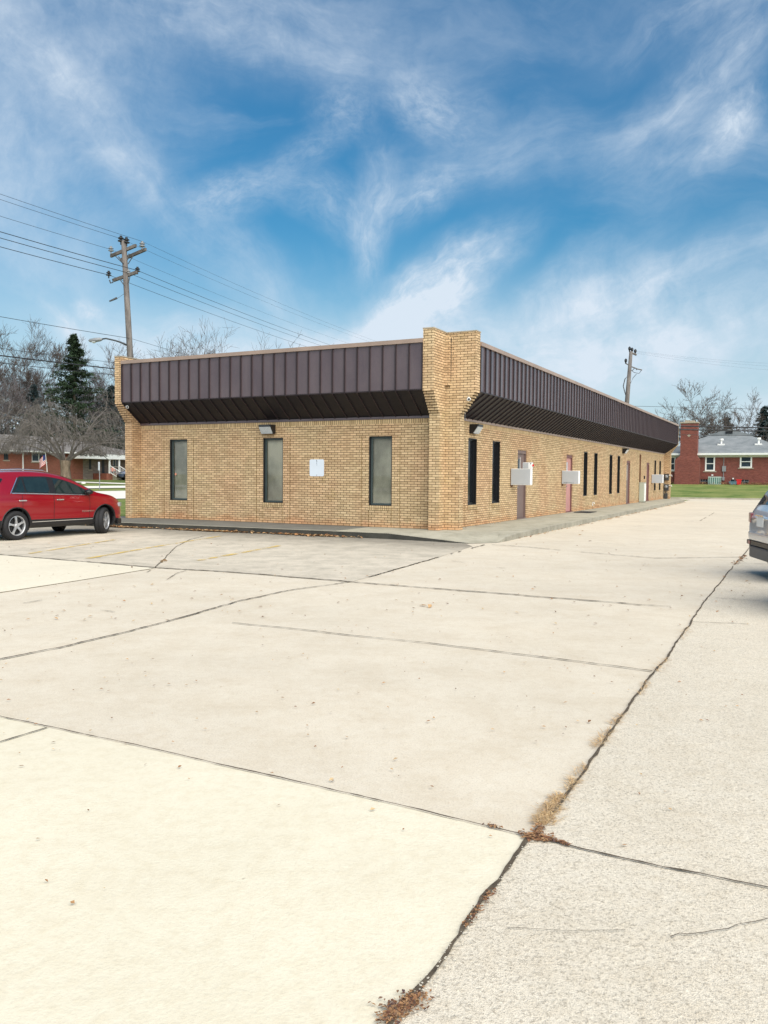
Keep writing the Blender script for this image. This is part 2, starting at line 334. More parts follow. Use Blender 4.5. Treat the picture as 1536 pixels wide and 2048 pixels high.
M_['leaf']=leafmat('brown fallen leaves',[(.10,.05,.025),(.26,.12,.05),(.42,.25,.12),(.5,.38,.22),(.14,.06,.04)])
M_['straw']=leafmat('straw coloured dry grass',[(.46,.30,.14),(.62,.46,.26),(.36,.21,.09),(.55,.42,.28)])
M_['debris']=leafmat('red brown debris',[(.10,.045,.03),(.24,.12,.06),(.34,.2,.1),(.08,.05,.05)])
def paintline():
    t=NT('faded yellow paint',.9,0,.2); n=t.noise(3,6,.75); out=[x for x in t.N if x.type=='OUTPUT_MATERIAL'][0]
    t.color((.66,.47,.14)); tr=t.N.new('ShaderNodeBsdfTransparent'); mx=t.N.new('ShaderNodeMixShader'); t.L.new(t.rng(n,.40,.56,0,.8),mx.inputs[0]); t.L.new(tr.outputs[0],mx.inputs[1]); t.L.new(t.b.outputs[0],mx.inputs[2]); t.L.new(mx.outputs[0],out.inputs[0]); return t.mat
M_['yellow']=paintline()
# ------------------------------------------------------------------ terrain
def ss(t): t=max(0,min(1,t)); return t*t*(3-2*t)
def prof(u,pts):
    if u<=pts[0][0]: return pts[0][1]
    for (a,za),(b,zb) in zip(pts,pts[1:]):
        if u<=b: return za+(zb-za)*(u-a)/(b-a)
    return pts[-1][1]
def hgt(p):
    x,y=B_(p); u=-x
    zl=prof(u,[(27,0),(37,.16),(39.5,.3),(42,.42),(64,.75),(90,.95)])
    zr=prof(y,[(44.6,0),(46,.12),(62,.92),(70,.98)]) if x>-24 else 0
    f=1 if x>-14 else max(0,(x+24)/10)
    return max(zl,zr*f)
def add_ground():
    m=MB(); 
    xs=[-400,-250,-150]+[-110+i*2.5 for i in range(89)]+[150,250,400]
    ys=[-400,-200,-100]+[-60+i*2.5 for i in range(83)]+[200,300,500,900]
    for y in ys:
        for x in xs: 
            p=W_(x,y); z=hgt(p)
            m.v.append((p.x,p.y,z-.012))
    n=len(xs)
    for j in range(len(ys)-1):
        for i in range(n-1): m.f.append((j*n+i,j*n+i+1,(j+1)*n+i+1,(j+1)*n+i)); m.m.append(0)
    tag(m.build('ground',M_['grass']),kind='structure')
add_ground()
def strip(name,fn,us,vs,off,mat):      # draped sheet in the building frame
    m=MB()
    for v in vs:
        for u in us:
            p=fn(u,v); m.v.append((p.x,p.y,hgt(p)+off))
    n=len(us)
    for j in range(len(vs)-1):
        for i in range(n-1): m.f.append((j*n+i,j*n+i+1,(j+1)*n+i+1,(j+1)*n+i)); m.m.append(0)
    return tag(m.build(name,mat),kind='structure')
vv=[-60+i*2.5 for i in range(81)]
strip('street',lambda u,v:W_(-u,v),[27,29.5,32,34.5,37],vv,.03,M_['street'])
strip('footpath',lambda u,v:W_(-u,v),[39.6,40.8,42],vv,.04,M_['street'])
strip('driveway',lambda u,v:W_(-u,v),[42.05+i*2.2 for i in range(12)],[35.5,38.5],.04,M_['street'])
# parking lot: one sheet, edge towards the far lawn follows the photographed kerb line
k0=gnd(1250,996.5); k1=gnd(1560,1000.4); kd=(k1-k0).normalized()
lotpts=[W_(-45,-40),W_(60,-40),k1+kd*45,k0-kd*9,W_(1.2,39.5),W_(1.2,-1.5),W_(-16,-1.5),W_(-45,-1.5)]
m=MB(); m.poly([(p.x,p.y,0) for p in lotpts]); tag(m.build('parking_lot',M_['conc_mid']),kind='structure')
# low kerb between lot and far lawn
def kerb_strip(name,pts,wd,z0,z1,mat,mi=None):
    m=MB(); n=len(pts)
    for i in range(n):
        a=pts[max(i-1,0)]; b=pts[min(i+1,n-1)]; d=(b-a); d=Vector((d.x,d.y,0)).normalized(); nn=Vector((-d.y,d.x,0))
        p=pts[i]; q=p+nn*wd; h1=z1(i) if callable(z1) else z1
        m.v+=[(p.x,p.y,z0),(p.x,p.y,h1-.015),(p.x+nn.x*.015,p.y+nn.y*.015,h1),(q.x,q.y,h1),(q.x,q.y,z0)]
    for i in range(n-1):
        a=i*5;b=a+5
        for k in range(4): m.f.append((a+k,b+k,b+k+1,a+k+1)); m.m.append(0 if k<2 else 1)
    m.f.append((0,1,2,3,4)); m.m.append(0); e=(n-1)*5; m.f.append((e+4,e+3,e+2,e+1,e)); m.m.append(0)
    return m.build(name,mat)
kp=[k0-kd*9+kd*(i*3.) for i in range(26)]
tag(kerb_strip('lawn_kerb',kp,.16,-.05,.11,[M_['kerb'],M_['conc_walk']]),kind='structure')
# slabs of other concrete laid as sheets above the lot
def slab(name,pts,z,mat):
    m=MB(); m.poly([(p[0],p[1],z) for p in pts]); return tag(m.build(name,mat),kind='structure')
def ext(a,b,s): d=(b-a).normalized(); return b+d*s
jA=gnd(-40,1428); jB=gnd(1060,1678); jC=gnd(800,2010); jT=gnd(1485,1112); jR=gnd(1536,1779)
far_r=ext(jB,jT,36)
near=ext(gnd(900,1895),jC,14)
slab('cream_slab',[ext(jB,jA,22),gnd(100,1457),gnd(300,1500),gnd(560,1560),gnd(768,1606),jB,gnd(950,1830),gnd(850,1965),near,near+Vector((-25,-14,0))],.004,M_['conc_new'])
slab('aggregate_slab',[gnd(950,1830),jB,gnd(1130,1602),gnd(1225,1460),gnd(1330,1320),gnd(1420,1190),jT,far_r,far_r+EX*14,near+EX*22,near,gnd(850,1965)],.005,M_['conc_agg'])
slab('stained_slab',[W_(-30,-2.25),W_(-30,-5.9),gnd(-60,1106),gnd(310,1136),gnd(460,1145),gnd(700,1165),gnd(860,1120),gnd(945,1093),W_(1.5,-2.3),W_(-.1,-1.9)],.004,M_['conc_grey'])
slab('pale_slab',[gnd(-420,1080),gnd(0,1111),gnd(310,1137),gnd(150,1163),gnd(0,1186),gnd(-420,1225)],.009,M_['conc_white'])
# joints and cracks: jagged thin soil filled strips
def joint(mb,pts,wd,z=.012,jit=.5,gap=0,step=.05,seed=0):
    rd=random.Random(seed); P=[Vector((p[0],p[1],0)) for p in pts]; line=[]
    for a,b in zip(P,P[1:]):
        n=max(1,int((b-a).length/step)); line+=[a.lerp(b,i/n) for i in range(n)]
    line.append(P[-1]); off=0; prev=None; on=True; run=0
    for i,p in enumerate(line):
        d=(line[min(i+1,len(line)-1)]-line[max(i-1,0)]); 
        if d.length<1e-6: continue
        d.normalize(); n=Vector((-d.y,d.x,0)); off=off*.8+rd.uniform(-1,1)*wd*jit
        w1=wd*rd.uniform(.35,1.1)/2*1.2
        c=p+n*off; l=(c.x+n.x*w1,c.y+n.y*w1,z); r=(c.x-n.x*w1,c.y-n.y*w1,z)
        if run<=0:
            on=not(rd.random()<gap); run=rd.randint(3,14)
        run-=1
        if prev and on: mb.quad(prev[1],r,l,prev[0])
        prev=(l,r)
jm=MB()
def wander(pts,amp,seed):
    rd=random.Random(seed); out=[]
    for a,b in zip(pts,pts[1:]):
        a,b=Vector(a),Vector(b); n=max(2,int((b-a).length/.35)); out+=[a.lerp(b,i/n)+Vector((rd.gauss(0,amp),rd.gauss(0,amp))) for i in range(n)]
    return out+[Vector(pts[-1])]
J=[([(-60,1424),(100,1457),(300,1500),(560,1560),(768,1606),(1050,1674)],.010,.03),
   ([(1075,1679),(1250,1722),(1400,1752),(1536,1779),(1700,1813)],.012,.0),
   ([(1500,1095),(1485,1112),(1420,1190),(1330,1320),(1225,1460),(1130,1600),(1070,1668)],.017,.02),
   ([(1062,1680),(1050,1690),(950,1830),(850,1965),(770,2055)],.018,.0),
   ([(-80,1508),(0,1487),(95,1458)],.012,.0),
   ([(-40,1108),(0,1110),(310,1136)],.045,.05),([(310,1136),(460,1145),(768,1170),(1000,1188),(1285,1211)],.036,.0),
   ([(1285,1211),(1400,1218)],.02,.4),
   ([(-60,1333),(0,1320),(120,1297),(240,1268),(350,1240),(480,1203),(590,1180),(700,1165)],.024,.02),([(700,1165),(790,1140),(860,1120),(970,1090)],.03,.15),
   ([(465,1247),(590,1259),(710,1273)],.016,.1),([(860,1288),(1200,1330),(1305,1344)],.017,.03),([(710,1273),(860,1288)],.012,.1),
   ([(310,1136),(330,1118),(350,1095),(380,1080),(410,1072)],.018,.1),([(45,1208),(150,1190),(240,1172),(310,1137)],.014,.5),
   ([(200,1222),(262,1228),(370,1240)],.012,.55),
   ([(870,1117),(900,1122),(1010,1138)],.012,.45),([(985,1090),(1060,1095),(1140,1103),(1310,1117),(1490,1115)],.03,.2),
   ([(1480,1127),(1560,1130)],.02,.1),([(1380,1245),(1500,1250)],.01,.5),([(1430,1197),(1520,1203)],.01,.5),
   ([(60,1100),(130,1092),(230,1082)],.014,.45),([(860,1050),(900,1118)],.0,1),
   ([(1010,1860),(1140,1868),(1250,1866)],.0022,.5),([(1340,1878),(1375,1876),(1430,1868),(1480,1855),(1536,1843)],.0035,.15),
   ([(1190,1085),(1320,1098),(1420,1103)],.012,.6),([(1240,1055),(1330,1050)],.02,.5),([(335,1160),(352,1148),(372,1142)],.012,.3),
   ([(1340,1045),(1400,1042),(1430,1025)],.02,.4)]
for k,(pp,wd,gp) in enumerate(J):
    if wd: joint(jm,wander([tuple(gnd(*q))[:2] for q in pp],.004 if wd>.011 else .0035,k),wd,gap=gp,seed=k,jit=.3)
tag(jm.build('pavement_joints',M_['soil']),kind='structure')
# crumbled pale edge along the right hand joint
cm=MB(); rd=random.Random(3)
for a,b,n in (((1062,1680),(950,1830),90),((950,1830),(790,2040),150),((1130,1600),(1075,1665),40)):
    A,B=gnd(*a),gnd(*b)
    for i in range(n):
        p=A.lerp(B,rd.random())+Vector((abs(rd.gauss(.006,.03)),rd.gauss(0,.012),.012)); s=rd.uniform(.0012,.005)
        h=rd.uniform(.2,.5); an=rd.uniform(0,6.3)
        pts=[(p.x+math.cos(an+k*1.4)*s,p.y+math.sin(an+k*1.4)*s,p.z) for k in range(4)]
        cm.add(pts+[(p.x,p.y,p.z+s*h)],[(0,1,4),(1,2,4),(2,3,4),(3,0,4),(3,2,1,0)])
tag(cm.build('concrete_chips',M_['chips']),'pale crumbled concrete chips along the wide joint in the foreground','debris',kind='stuff')
# faded yellow stall lines
ym=MB()
def stripe(a,b,wd):
    A,B=gnd(*a),gnd(*b); d=(B-A).normalized(); n=Vector((-d.y,d.x,0))*wd/2
    ym.quad(*[(q.x,q.y,.0125) for q in (A-n,B-n,B+n,A+n)])
stripe((175,1118),(300,1096),.12); stripe((300,1096),(440,1073),.1); stripe((398,1122),(560,1092),.12); stripe((60,1108),(230,1080),.1); stripe((30,1080),(60,1072),.1)
tag(ym.build('parking_lines',M_['yellow']),kind='structure')
# ------------------------------------------------------------------ walk round the building
WZ=.13
def S_edge(x): return -2.02-(-x)*.037 if x<0 else -2.02
m=MB(); 
def P(x,y,z=WZ): p=W_(x,y,z); return (p.x,p.y,p.z)
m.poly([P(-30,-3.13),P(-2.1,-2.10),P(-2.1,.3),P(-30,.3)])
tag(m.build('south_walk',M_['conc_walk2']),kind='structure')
m=MB()
m.poly([P(-2.094,-2.10),P(-.55,-2.04),P(-.3,-.9),P(-.1,.3),P(-2.094,.3)])
m.poly([P(-.55,-2.04),P(.5,-2.12,.075),P(.7,-1.1),P(-.3,-.9)])
m.poly([P(.5,-2.12,.075),P(1.55,-2.2,.006),P(1.98,-1.6,.006),P(.7,-1.1)])
m.poly([P(1.98,-1.6,.006),P(2.02,-1.15,.10),P(1.6,-.5),P(.7,-1.1)])
m.poly([P(-.3,-.9),P(.7,-1.1),P(1.6,-.5),P(1.98,-.3),P(1.93,2),P(-.1,2),P(-.1,.3)])
m.poly([P(2.02,-1.15,.10),P(1.98,-.3),P(1.6,-.5)])
for a,b in ((2,8),(8,16),(16,24),(24,33.5)):
    xa=1.93-(a-2)*.012; xb=1.93-(b-2)*.012; m.poly([P(-.1,a+.012),P(xa,a+.012),P(xb,b),P(-.1,b)])
m.poly([P(-.1,33.512),P(1.55,33.512),P(1.3,35.5),P(.4,36.6),P(-1.5,37),P(-1.5,35)])
tag(m.build('east_walk',M_['conc_walk']),kind='structure')
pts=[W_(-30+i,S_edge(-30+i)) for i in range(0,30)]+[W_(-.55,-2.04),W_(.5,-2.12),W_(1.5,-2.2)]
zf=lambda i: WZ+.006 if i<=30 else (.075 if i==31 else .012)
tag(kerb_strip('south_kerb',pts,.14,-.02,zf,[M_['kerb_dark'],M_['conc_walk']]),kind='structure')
pts=[W_(1.98,-1.6),W_(2.02,-1.15),W_(2.0,-.6),W_(1.98,0)]+[W_(1.93-(y-2)*.012,y) for y in range(2,34)]+[W_(1.4,35),W_(.8,36.2),W_(-.4,36.8),W_(-1.5,37)]
zf=lambda i: [.012,.106,WZ+.004,WZ+.006][i] if i<4 else WZ+.006
tag(kerb_strip('east_kerb',pts,.14,-.02,zf,[M_['kerb'],M_['conc_walk']]),kind='structure')
# ------------------------------------------------------------------ office building
D,DS,T,WD,LN=.786,.385,.278,10.138,35.887
ZC,ZF,ZS=4.708,3.49,2.827
BR=empty('office_building',(CX,CY,WZ),-TH,'long single storey tan brick office with brown standing seam metal fascia','building')
def wall_grid(m,axis,a0,a1,z0,z1,ops,dpt,inward,pos=0.):
    # vertical wall face with openings; ops = (a0,a1,z0,z1); returns real holes with brick reveals
    A=sorted(set([a0,a1]+[v for o in ops for v in o[:2]])); Z=sorted(set([z0,z1]+[v for o in ops for v in o[2:]]))
    def pt(a,z,d=0): return (a,pos+d*inward,z) if axis=='x' else (pos+d*inward,a,z)
    for i in range(len(A)-1):
        for j in range(len(Z)-1):
            ca,cz=(A[i]+A[i+1])/2,(Z[j]+Z[j+1])/2
            if any(o[0]<ca<o[1] and o[2]<cz<o[3] for o in ops): continue
            q=[pt(A[i],Z[j]),pt(A[i+1],Z[j]),pt(A[i+1],Z[j+1]),pt(A[i],Z[j+1])]
            m.quad(*(q if axis=='x' else q))
    for o in ops:
        b=[(o[0],o[2]),(o[1],o[2]),(o[1],o[3]),(o[0],o[3])]
        for k in range(4):
            p,q=b[k],b[(k+1)%4]; m.quad(pt(*p),pt(*q),pt(*q,dpt),pt(*p,dpt))
SW=[(-9.0,-8.32,.565,2.39),(-5.58,-4.9,.565,2.39),(-2.18,-1.5,.565,2.39)]
EWy=[1.585,3.51,14.52,16.37,19.46,21.25,32.08,33.95]
EW=[(y,y+.675,.575,2.39) for y in EWy]
EDy=[5.86,11.8,23.56,29.42]
ED=[(y,y+.97,.02,2.2) for y in EDy]
m=MB(); wall_grid(m,'x',-WD,-T,0,ZS+.1,SW,.16,1); m.build('south_wall',M_['brick'],BR)
m=MB(); wall_grid(m,'y',T,LN,0,ZS+.1,EW+ED,.16,-1); m.build('east_wall',M_['brick'],BR)
m=MB(); m.quad((-WD-T,1.0,-.1),(-WD-T,LN,-.1),(-WD-T,LN,4.6),(-WD-T,1.0,4.6)); m.quad((-WD,LN+T,-.1),(0,LN+T,-.1),(0,LN+T,4.6),(-WD,LN+T,4.6)); m.build('back_wall',M_['brick'],BR)
m=MB(); m.box(-WD+.02,-.3,.32,LN-.02,4.3,4.42); m.build('roof',M_['darkgrey'],BR)
m=MB(); m.box(-WD+.05,-.32,.32,LN-.1,.005,.02); m.box(-WD+.02,-WD+.05,.3,LN,0,4.3); m.build('floor_slab',M_['darkgrey'],BR)
# interior partitions keep the rooms dark behind the glass
m=MB(); m.box(-WD+.1,-.9,1.1,1.15,.02,4.2); m.box(-.95,-.9,1.15,LN-.2,.02,4.2); m.build('partition',M_['blind'],BR)
def corbel(dirn):       # profile (a, z), a grows outwards
    p=[(-T,0),(DS,0),(DS,2.92)]
    for k in range(9):
        a=DS+(D+.012-DS)*(k+1)/9; z=2.92+.0635*k; p+=[(a,z)] ; p+=[(a,z+.0635)]
    p[-1]=(D+.012,3.4915)
    return p
def fin(name,kind,lo,hi,ztop,back=T):
    p=corbel(1); p[0]=(-back,0); p+= [(D+.012,ztop),(-back,ztop)]
    m=MB()
    if kind=='S': m.prism([(-a,z) for a,z in p],'x',lo,hi)
    else: m.prism([(a,z) for a,z in p],'y',lo,hi)
    o=m.build(name,M_['brick'],BR)
    c=MB()
    if kind=='S': c.box(lo-.012,hi+.012,-D-.025,back,ztop+.001,ztop+.03)
    else: c.box(-back,D+.025,lo-.012,hi+.012,ztop+.0015,ztop+.0305)
    c.build('pier_cap',M_['stonecap'],o)
    return o
fin('brick_pier','S',-T,0,4.93,T)
fin('brick_pier','E',0,T,4.925,0.0)
fin('brick_pier','S',-WD-T,-WD,4.83,1.0)
fin('brick_pier','E',LN,LN+T,4.64,T)
m=MB(); m.box(.0,.125,-.085,-.001,3.62,4.82); m.build('brick_chase',M_['brick'],BR)
m=MB(); m.box(.1285,.139,-.002,.0,3.72,4.80); m.box(.126,.14,-.02,-.0,4.70,4.8); m.build('crack',M_['black'],BR)
# fascia with standing seams
def fascia():
    x0,x1=-WD+.004,-T-.004; zc=ZC-.10
    m=MB(); m.quad((x0,-D,ZF),(x1,-D,ZF),(x1,-D,zc),(x0,-D,zc)); m.quad((x0,-D,ZF),(x0,-D,zc),(x0,-D+.1,zc),(x0,-D+.1,ZF)); n=27
    for i in range(n+1):
        x=x0+.012+(x1-x0-.024)*i/n; m.box(x-.014,x+.014,-D-.042,-D,ZF-.004,zc,1)
    m.box(x0,x1,-D-.012,-D+.02,ZF-.03,ZF-.002,1)
    m.build('south_fascia',[M_['fascia'],M_['seam']],BR)
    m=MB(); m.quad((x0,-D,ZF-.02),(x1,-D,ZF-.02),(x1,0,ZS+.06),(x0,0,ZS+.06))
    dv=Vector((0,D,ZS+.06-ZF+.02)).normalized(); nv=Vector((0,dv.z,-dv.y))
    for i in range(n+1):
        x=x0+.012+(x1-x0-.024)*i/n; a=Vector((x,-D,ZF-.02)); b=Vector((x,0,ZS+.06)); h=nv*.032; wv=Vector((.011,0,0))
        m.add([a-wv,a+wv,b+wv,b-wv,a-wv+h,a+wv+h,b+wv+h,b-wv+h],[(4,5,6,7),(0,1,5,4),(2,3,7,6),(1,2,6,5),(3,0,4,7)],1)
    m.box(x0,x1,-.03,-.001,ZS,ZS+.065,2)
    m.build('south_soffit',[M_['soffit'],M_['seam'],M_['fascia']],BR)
    y0,y1=T+.004,LN-.004; n=95
    m=MB(); m.quad((D,y0,ZF),(D,y1,ZF),(D,y1,zc),(D,y0,zc))
    for i in range(n+1):
        y=y0+.012+(y1-y0-.024)*i/n; m.box(D,D+.036,y-.016,y+.016,ZF-.004,zc,1)
    m.box(D-.02,D+.012,y0,y1,ZF-.03,ZF-.002,1)
    m.build('east_fascia',[M_['fascia'],M_['seam']],BR)
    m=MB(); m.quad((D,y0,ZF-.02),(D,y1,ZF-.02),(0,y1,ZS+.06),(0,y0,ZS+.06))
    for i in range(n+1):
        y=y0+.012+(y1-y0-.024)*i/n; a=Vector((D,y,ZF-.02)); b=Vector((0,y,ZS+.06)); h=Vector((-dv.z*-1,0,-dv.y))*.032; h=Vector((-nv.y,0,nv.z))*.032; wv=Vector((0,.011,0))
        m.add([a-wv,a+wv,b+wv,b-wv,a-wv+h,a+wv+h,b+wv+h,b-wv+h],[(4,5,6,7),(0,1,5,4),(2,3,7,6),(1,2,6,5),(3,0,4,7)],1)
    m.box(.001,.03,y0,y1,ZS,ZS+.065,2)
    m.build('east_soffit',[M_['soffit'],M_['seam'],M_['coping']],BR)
    c=MB(); c.box(x0,x1,-D-.05,-D+.28,zc,ZC,0); c.build('south_coping',M_['coping'],BR)
    c=MB(); c.box(D-.28,D+.05,y0,y1,zc,ZC,0); c.build('east_coping',M_['coping'],BR)
    # parapet back
    c=MB(); c.box(x0,x1,-D+.02,-D+.2,ZF+.05,zc-.002); c.build('parapet',M_['darkgrey'],BR)
    c=MB(); c.box(D-.2,D-.02,y0,y1,ZF+.05,zc-.002); c.build('parapet',M_['darkgrey'],BR)
fascia()
# rowlock course below the soffit, sills, control joints
m=MB(); m.box(-WD,-T,-.005,-.0005,ZS-.115,ZS-.001); m.box(.0005,.005,T,LN,ZS-.115,ZS-.001); m.build('rowlock_course',M_['rowlock'],BR)
m=MB()
for a,b,_,_ in SW:
    for q0,q1,zz in ((a-.23,a-.218,2.39),(b+.225,b+.237,2.39),(a,a+.01,.44),(b-.01,b,.44)): m=MB(); m.box(q0,q1,-.0025,0,0,zz); m.build('control_joint',M_['joint'],BR)
for a,b,_,_ in EW:
    for q0,q1,zz in ((a-.21,a-.198,2.39),(b-.012,b,.44)): m=MB(); m.box(0,.0025,q0,q1,0,zz); m.build('control_joint',M_['joint'],BR)
def make_window(a0,a1,z0,z1,side,blindm):
    wd=a1-a0; o=.012
    f=MB(); g=MB(); s=MB(); p=MB(); bl=MB()
    def bx(mb,x0,x1,y0,y1,zz0,zz1):   # x along wall, y inwards
        if side=='S': mb.box(a0+x0,a0+x1,y0,y1,zz0,zz1)
        else: mb.box(-y1,-y0,a0+x0,a0+x1,zz0,zz1)
    h=z1-z0
    for x0,x1,zz0,zz1 in ((0,.022,z0,z1),(wd-.022,wd,z0,z1),(.022,wd-.022,z1-.022,z1),(.022,wd-.022,z0,z0+.022)): bx(f,x0,x1,.012,.15,zz0,zz1)
    fo=f.build('window',M_['bronze'],BR)
    for x0,x1,zz0,zz1 in ((.022,.062,z0+.022,z1-.022),(wd-.062,wd-.022,z0+.022,z1-.022),(.062,wd-.062,z1-.062,z1-.022),(.062,wd-.062,z0+.022,z0+.062)): bx(s,x0,x1,.085,.13,zz0,zz1)
    s.build('sash',M_['sash'] if side=='S' else M_['bronze'],fo)
    bx(p,.062,wd-.062,.108,.112,z0+.062,z1-.062); p.build('pane',M_['glass'] if blindm else M_['darkglass'],fo)
    if blindm: bx(bl,.03,wd-.03,.17,.175,z0-.01,z1+.01); bl.build('blind',blindm,fo)
    sl=MB()
    bx(sl,-.015,wd+.015,-.022,.11,z0-.118,z0-.0); sl.build('sill',M_['rowlock'],fo)
for o in SW: make_window(*o,'S',M_['blind'])
for o in EW: make_window(*o,'E',None)
def make_door(y0,y1,z0,z1,mat,frame,kind):
    f=MB(); 
    for a,b,c,d in ((y0,y0+.045,z0,z1),(y1-.045,y1,z0,z1),(y0+.045,y1-.045,z1-.11,z1)): f.box(-.13,-.03,a,b,c,d)
    f.box(-.15,.015,y0,y1,z0-.018,z0+.012)
    s=MB(); s.box(-.12,-.075,y0+.047,y1-.047,z0+.014,z1-.112); so=s.build('door',mat,BR)
    f.build('door_frame',frame,so)
    h=MB(); h.tube([(-.075,y0+.11,1.0),(-.03,y0+.11,1.0)],.022,10); h.lathe([(.0,-.04),(.03,-.035),(.032,-.015),(.018,0)],12,'x',(.0,y0+.11,1.0)); h.build('handle',M_['grey'],so)
    if kind:
        g=MB(); g.box(-.076,-.07,y0+.16,y0+.44,1.22,1.92); g.build('door_light',M_['darkglass'] if kind==1 else M_['signface'],so)
        g=MB(); g.box(-.072,-.064,y0+.445,y0+.475,1.2,1.98); g.build('trim_strip',M_['white'],so) if kind==1 else None
make_door(*ED[0],M_['brown_door'],M_['brown_door'],1)
make_door(*ED[1],M_['pink_door'],M_['door_frame'],2)
make_door(*ED[2],M_['brown_door'],M_['door_frame'],1)
make_door(*ED[3],M_['door_frame'],M_['door_frame'],0)
# things on the building
def on_b(name,x,y,z,label,cat,group=None,rz=0): return empty(name,W_(x,y,z+WZ),-TH+rz,label,cat,group)
def wall_light(x,y,z,rz,label,s=1.):
    o=on_b('wall_light',x,y,z,label,'wall light','wall pack lights under the fascia',rz)   # local: x along wall, -y outwards
    m=MB(); m.prism([(0,0),(0,.25*s),(-.24*s,.25*s),(-.24*s,.2*s),(-.10*s,0)],'x',-.21*s,.21*s); m.build('housing',M_['black'],o,bevel=.006)
    m=MB(); a=Vector((0,-.245*s,.195*s)); b=Vector((0,-.108*s,.0*s)); n=Vector((0,-.012,-.01))
    q=[]
    for X in (-.185*s,.185*s): q+=[a.lerp(b,.06)+n+Vector((X,0,0)),a.lerp(b,.94)+n+Vector((X,0,0)),a.lerp(b,.94)-n+Vector((X,0,0)),a.lerp(b,.06)-n+Vector((X,0,0))]
    m.add(q,[(0,1,2,3),(7,6,5,4),(0,4,5,1),(3,2,6,7),(0,3,7,4),(1,5,6,2)]); m.build('lens',M_['lens'],o)
    m=MB(); m.box(-.17*s,.17*s,-.255*s,-.245*s,.2*s,.24*s); m.build('lip',M_['darkgrey'],o)
    return o
wall_light(-5.36,0,2.5,0,'black wall light above the middle window of the short brick side')
wall_light(0,1.85,2.51,R(90),'black wall light above the first narrow window right of the brick corner pier')
wall_light(0,22.55,2.53,R(90),'small far black wall light along the long brick side near the plain doors')
# blank enamel plate
o=on_b('blank_sign',-3.79,-.001,1.555,'blank bluish white sign plate between two windows on the short side','sign')
def rrect(w,h,r,n=5):
    p=[]
    for cx,cz,a in ((w/2-r,h/2-r,0),(-w/2+r,h/2-r,90),(-w/2+r,-h/2+r,180),(w/2-r,-h/2+r,270)):
        for k in range(n+1): t=R(a+90*k/n); p.append((cx+r*math.cos(t),cz+r*math.sin(t)))
    return p
m=MB(); m.prism(rrect(.46,.46,.045),'y',-.008,0); m.build('plate',M_['plate'],o)
m=MB()
for dx,dz,w,h in ((-.004,.195,.022,.028),(.004,.165,.02,.022),(-.002,.12,.008,.05),(.006,.07,.005,.04),(.002,-.19,.014,.012),(.0,.10,.012,.012)): m=MB(); m.box(dx-w/2,dx+w/2,-.0105,-.0085,dz-h/2,dz+h/2); m.build('ink_mark',M_['ink'],o)
m=MB()
for zz in (.21,-.21): m=MB(); m.lathe([(.0,-.013),(.008,-.012),(.009,-.008)],8,'y',(0,0,zz)); m.build('screw',M_['grey'],o)
# box signs projecting from the long wall
def text_mesh(txt,size,name,mat,parent,loc,rot,ext=.0015,width=None):
    cu=bpy.data.curves.new(name,'FONT'); cu.body=txt; cu.size=size; cu.extrude=ext; cu.align_x='LEFT'
    tmp=bpy.data.objects.new(name,cu); C.objects.link(tmp); dg=bpy.context.evaluated_depsgraph_get(); dg.update()
    me=bpy.data.meshes.new_from_object(tmp.evaluated_get(dg)); bpy.data.objects.remove(tmp)
    me.materials.clear(); me.materials.append(mat)
    if width:
        xs=[v.co.x for v in me.vertices]; k=width/(max(xs)-min(xs)); 
        for v in me.vertices: v.co.x*=k
    o=bpy.data.objects.new(name,me); C.objects.link(o); o.parent=parent; o.location=loc; o.rotation_euler=rot; return o
def box_sign(y,z0,z1,w0,w1,label,txt=None,extra=False):
    o=on_b('projecting_sign',0,y,z0,label,'sign','box signs projecting beside the doors')
    h=z1-z0
    m=MB(); m.box(.02,w1,0,.12,0,h); m.build('cabinet',M_['signwhite'],o,bevel=.008)
    m=MB(); m.box(.03,w1-.03,-.004,-.0005,.014,h-.014); m.build('face',M_['signface'],o)
    m=MB(); m.box(w1,w1+.010,.015,.105,.02,h*.62-.01); m.box(w1,w1+.010,.015,.105,h*.62+.01,h-.02); m.build('side_panel',M_['signwhite'],o)
    m=MB(); m.box(.0,.05,.03,.09,-.07,-.0); m.box(0,.02,.01,.11,-.03,h); m.build('bracket',M_['rust'],o)
    if txt: text_mesh(txt,.072,'lettering',M_['ink'],o,(.07,-.005,.02),(R(90),0,0),width=.40)
    if extra:
        m=MB(); m.box(w1-.27,w1+.02,0,.11,h+.002,h+.19); c=m.build('alarm_box',M_['signwhite'],o,bevel=.006)
        m=MB(); m.box(w1-.262,w1-.09,-.004,-.0005,h+.008,h+.18); m.build('cover',M_['signface'],c)
        m=MB(); m.lathe([(0,.05),(.03,.045),(.035,.0)],12,'x',(w1+.02,.06,h+.10)); m.build('red_lamp',M_['red'],c)
        m=MB(); m.box(w1-.03,w1+.0,-.006,-.002,h+.14,h+.165); m.build('vent_hole',M_['black'],c)
    return o
box_sign(5.15,1.10,1.60,0,.66,'blank white box sign with red lamp and small box on top beside the brown door',extra=True)
box_sign(11.1,1.10,1.585,0,.66,'blank white box sign with faint grey lettering beside the pink door','28388 Suite C')
box_sign(31.1,1.03,1.53,0,.66,'farthest blank white box sign near the end pier of the long wall')
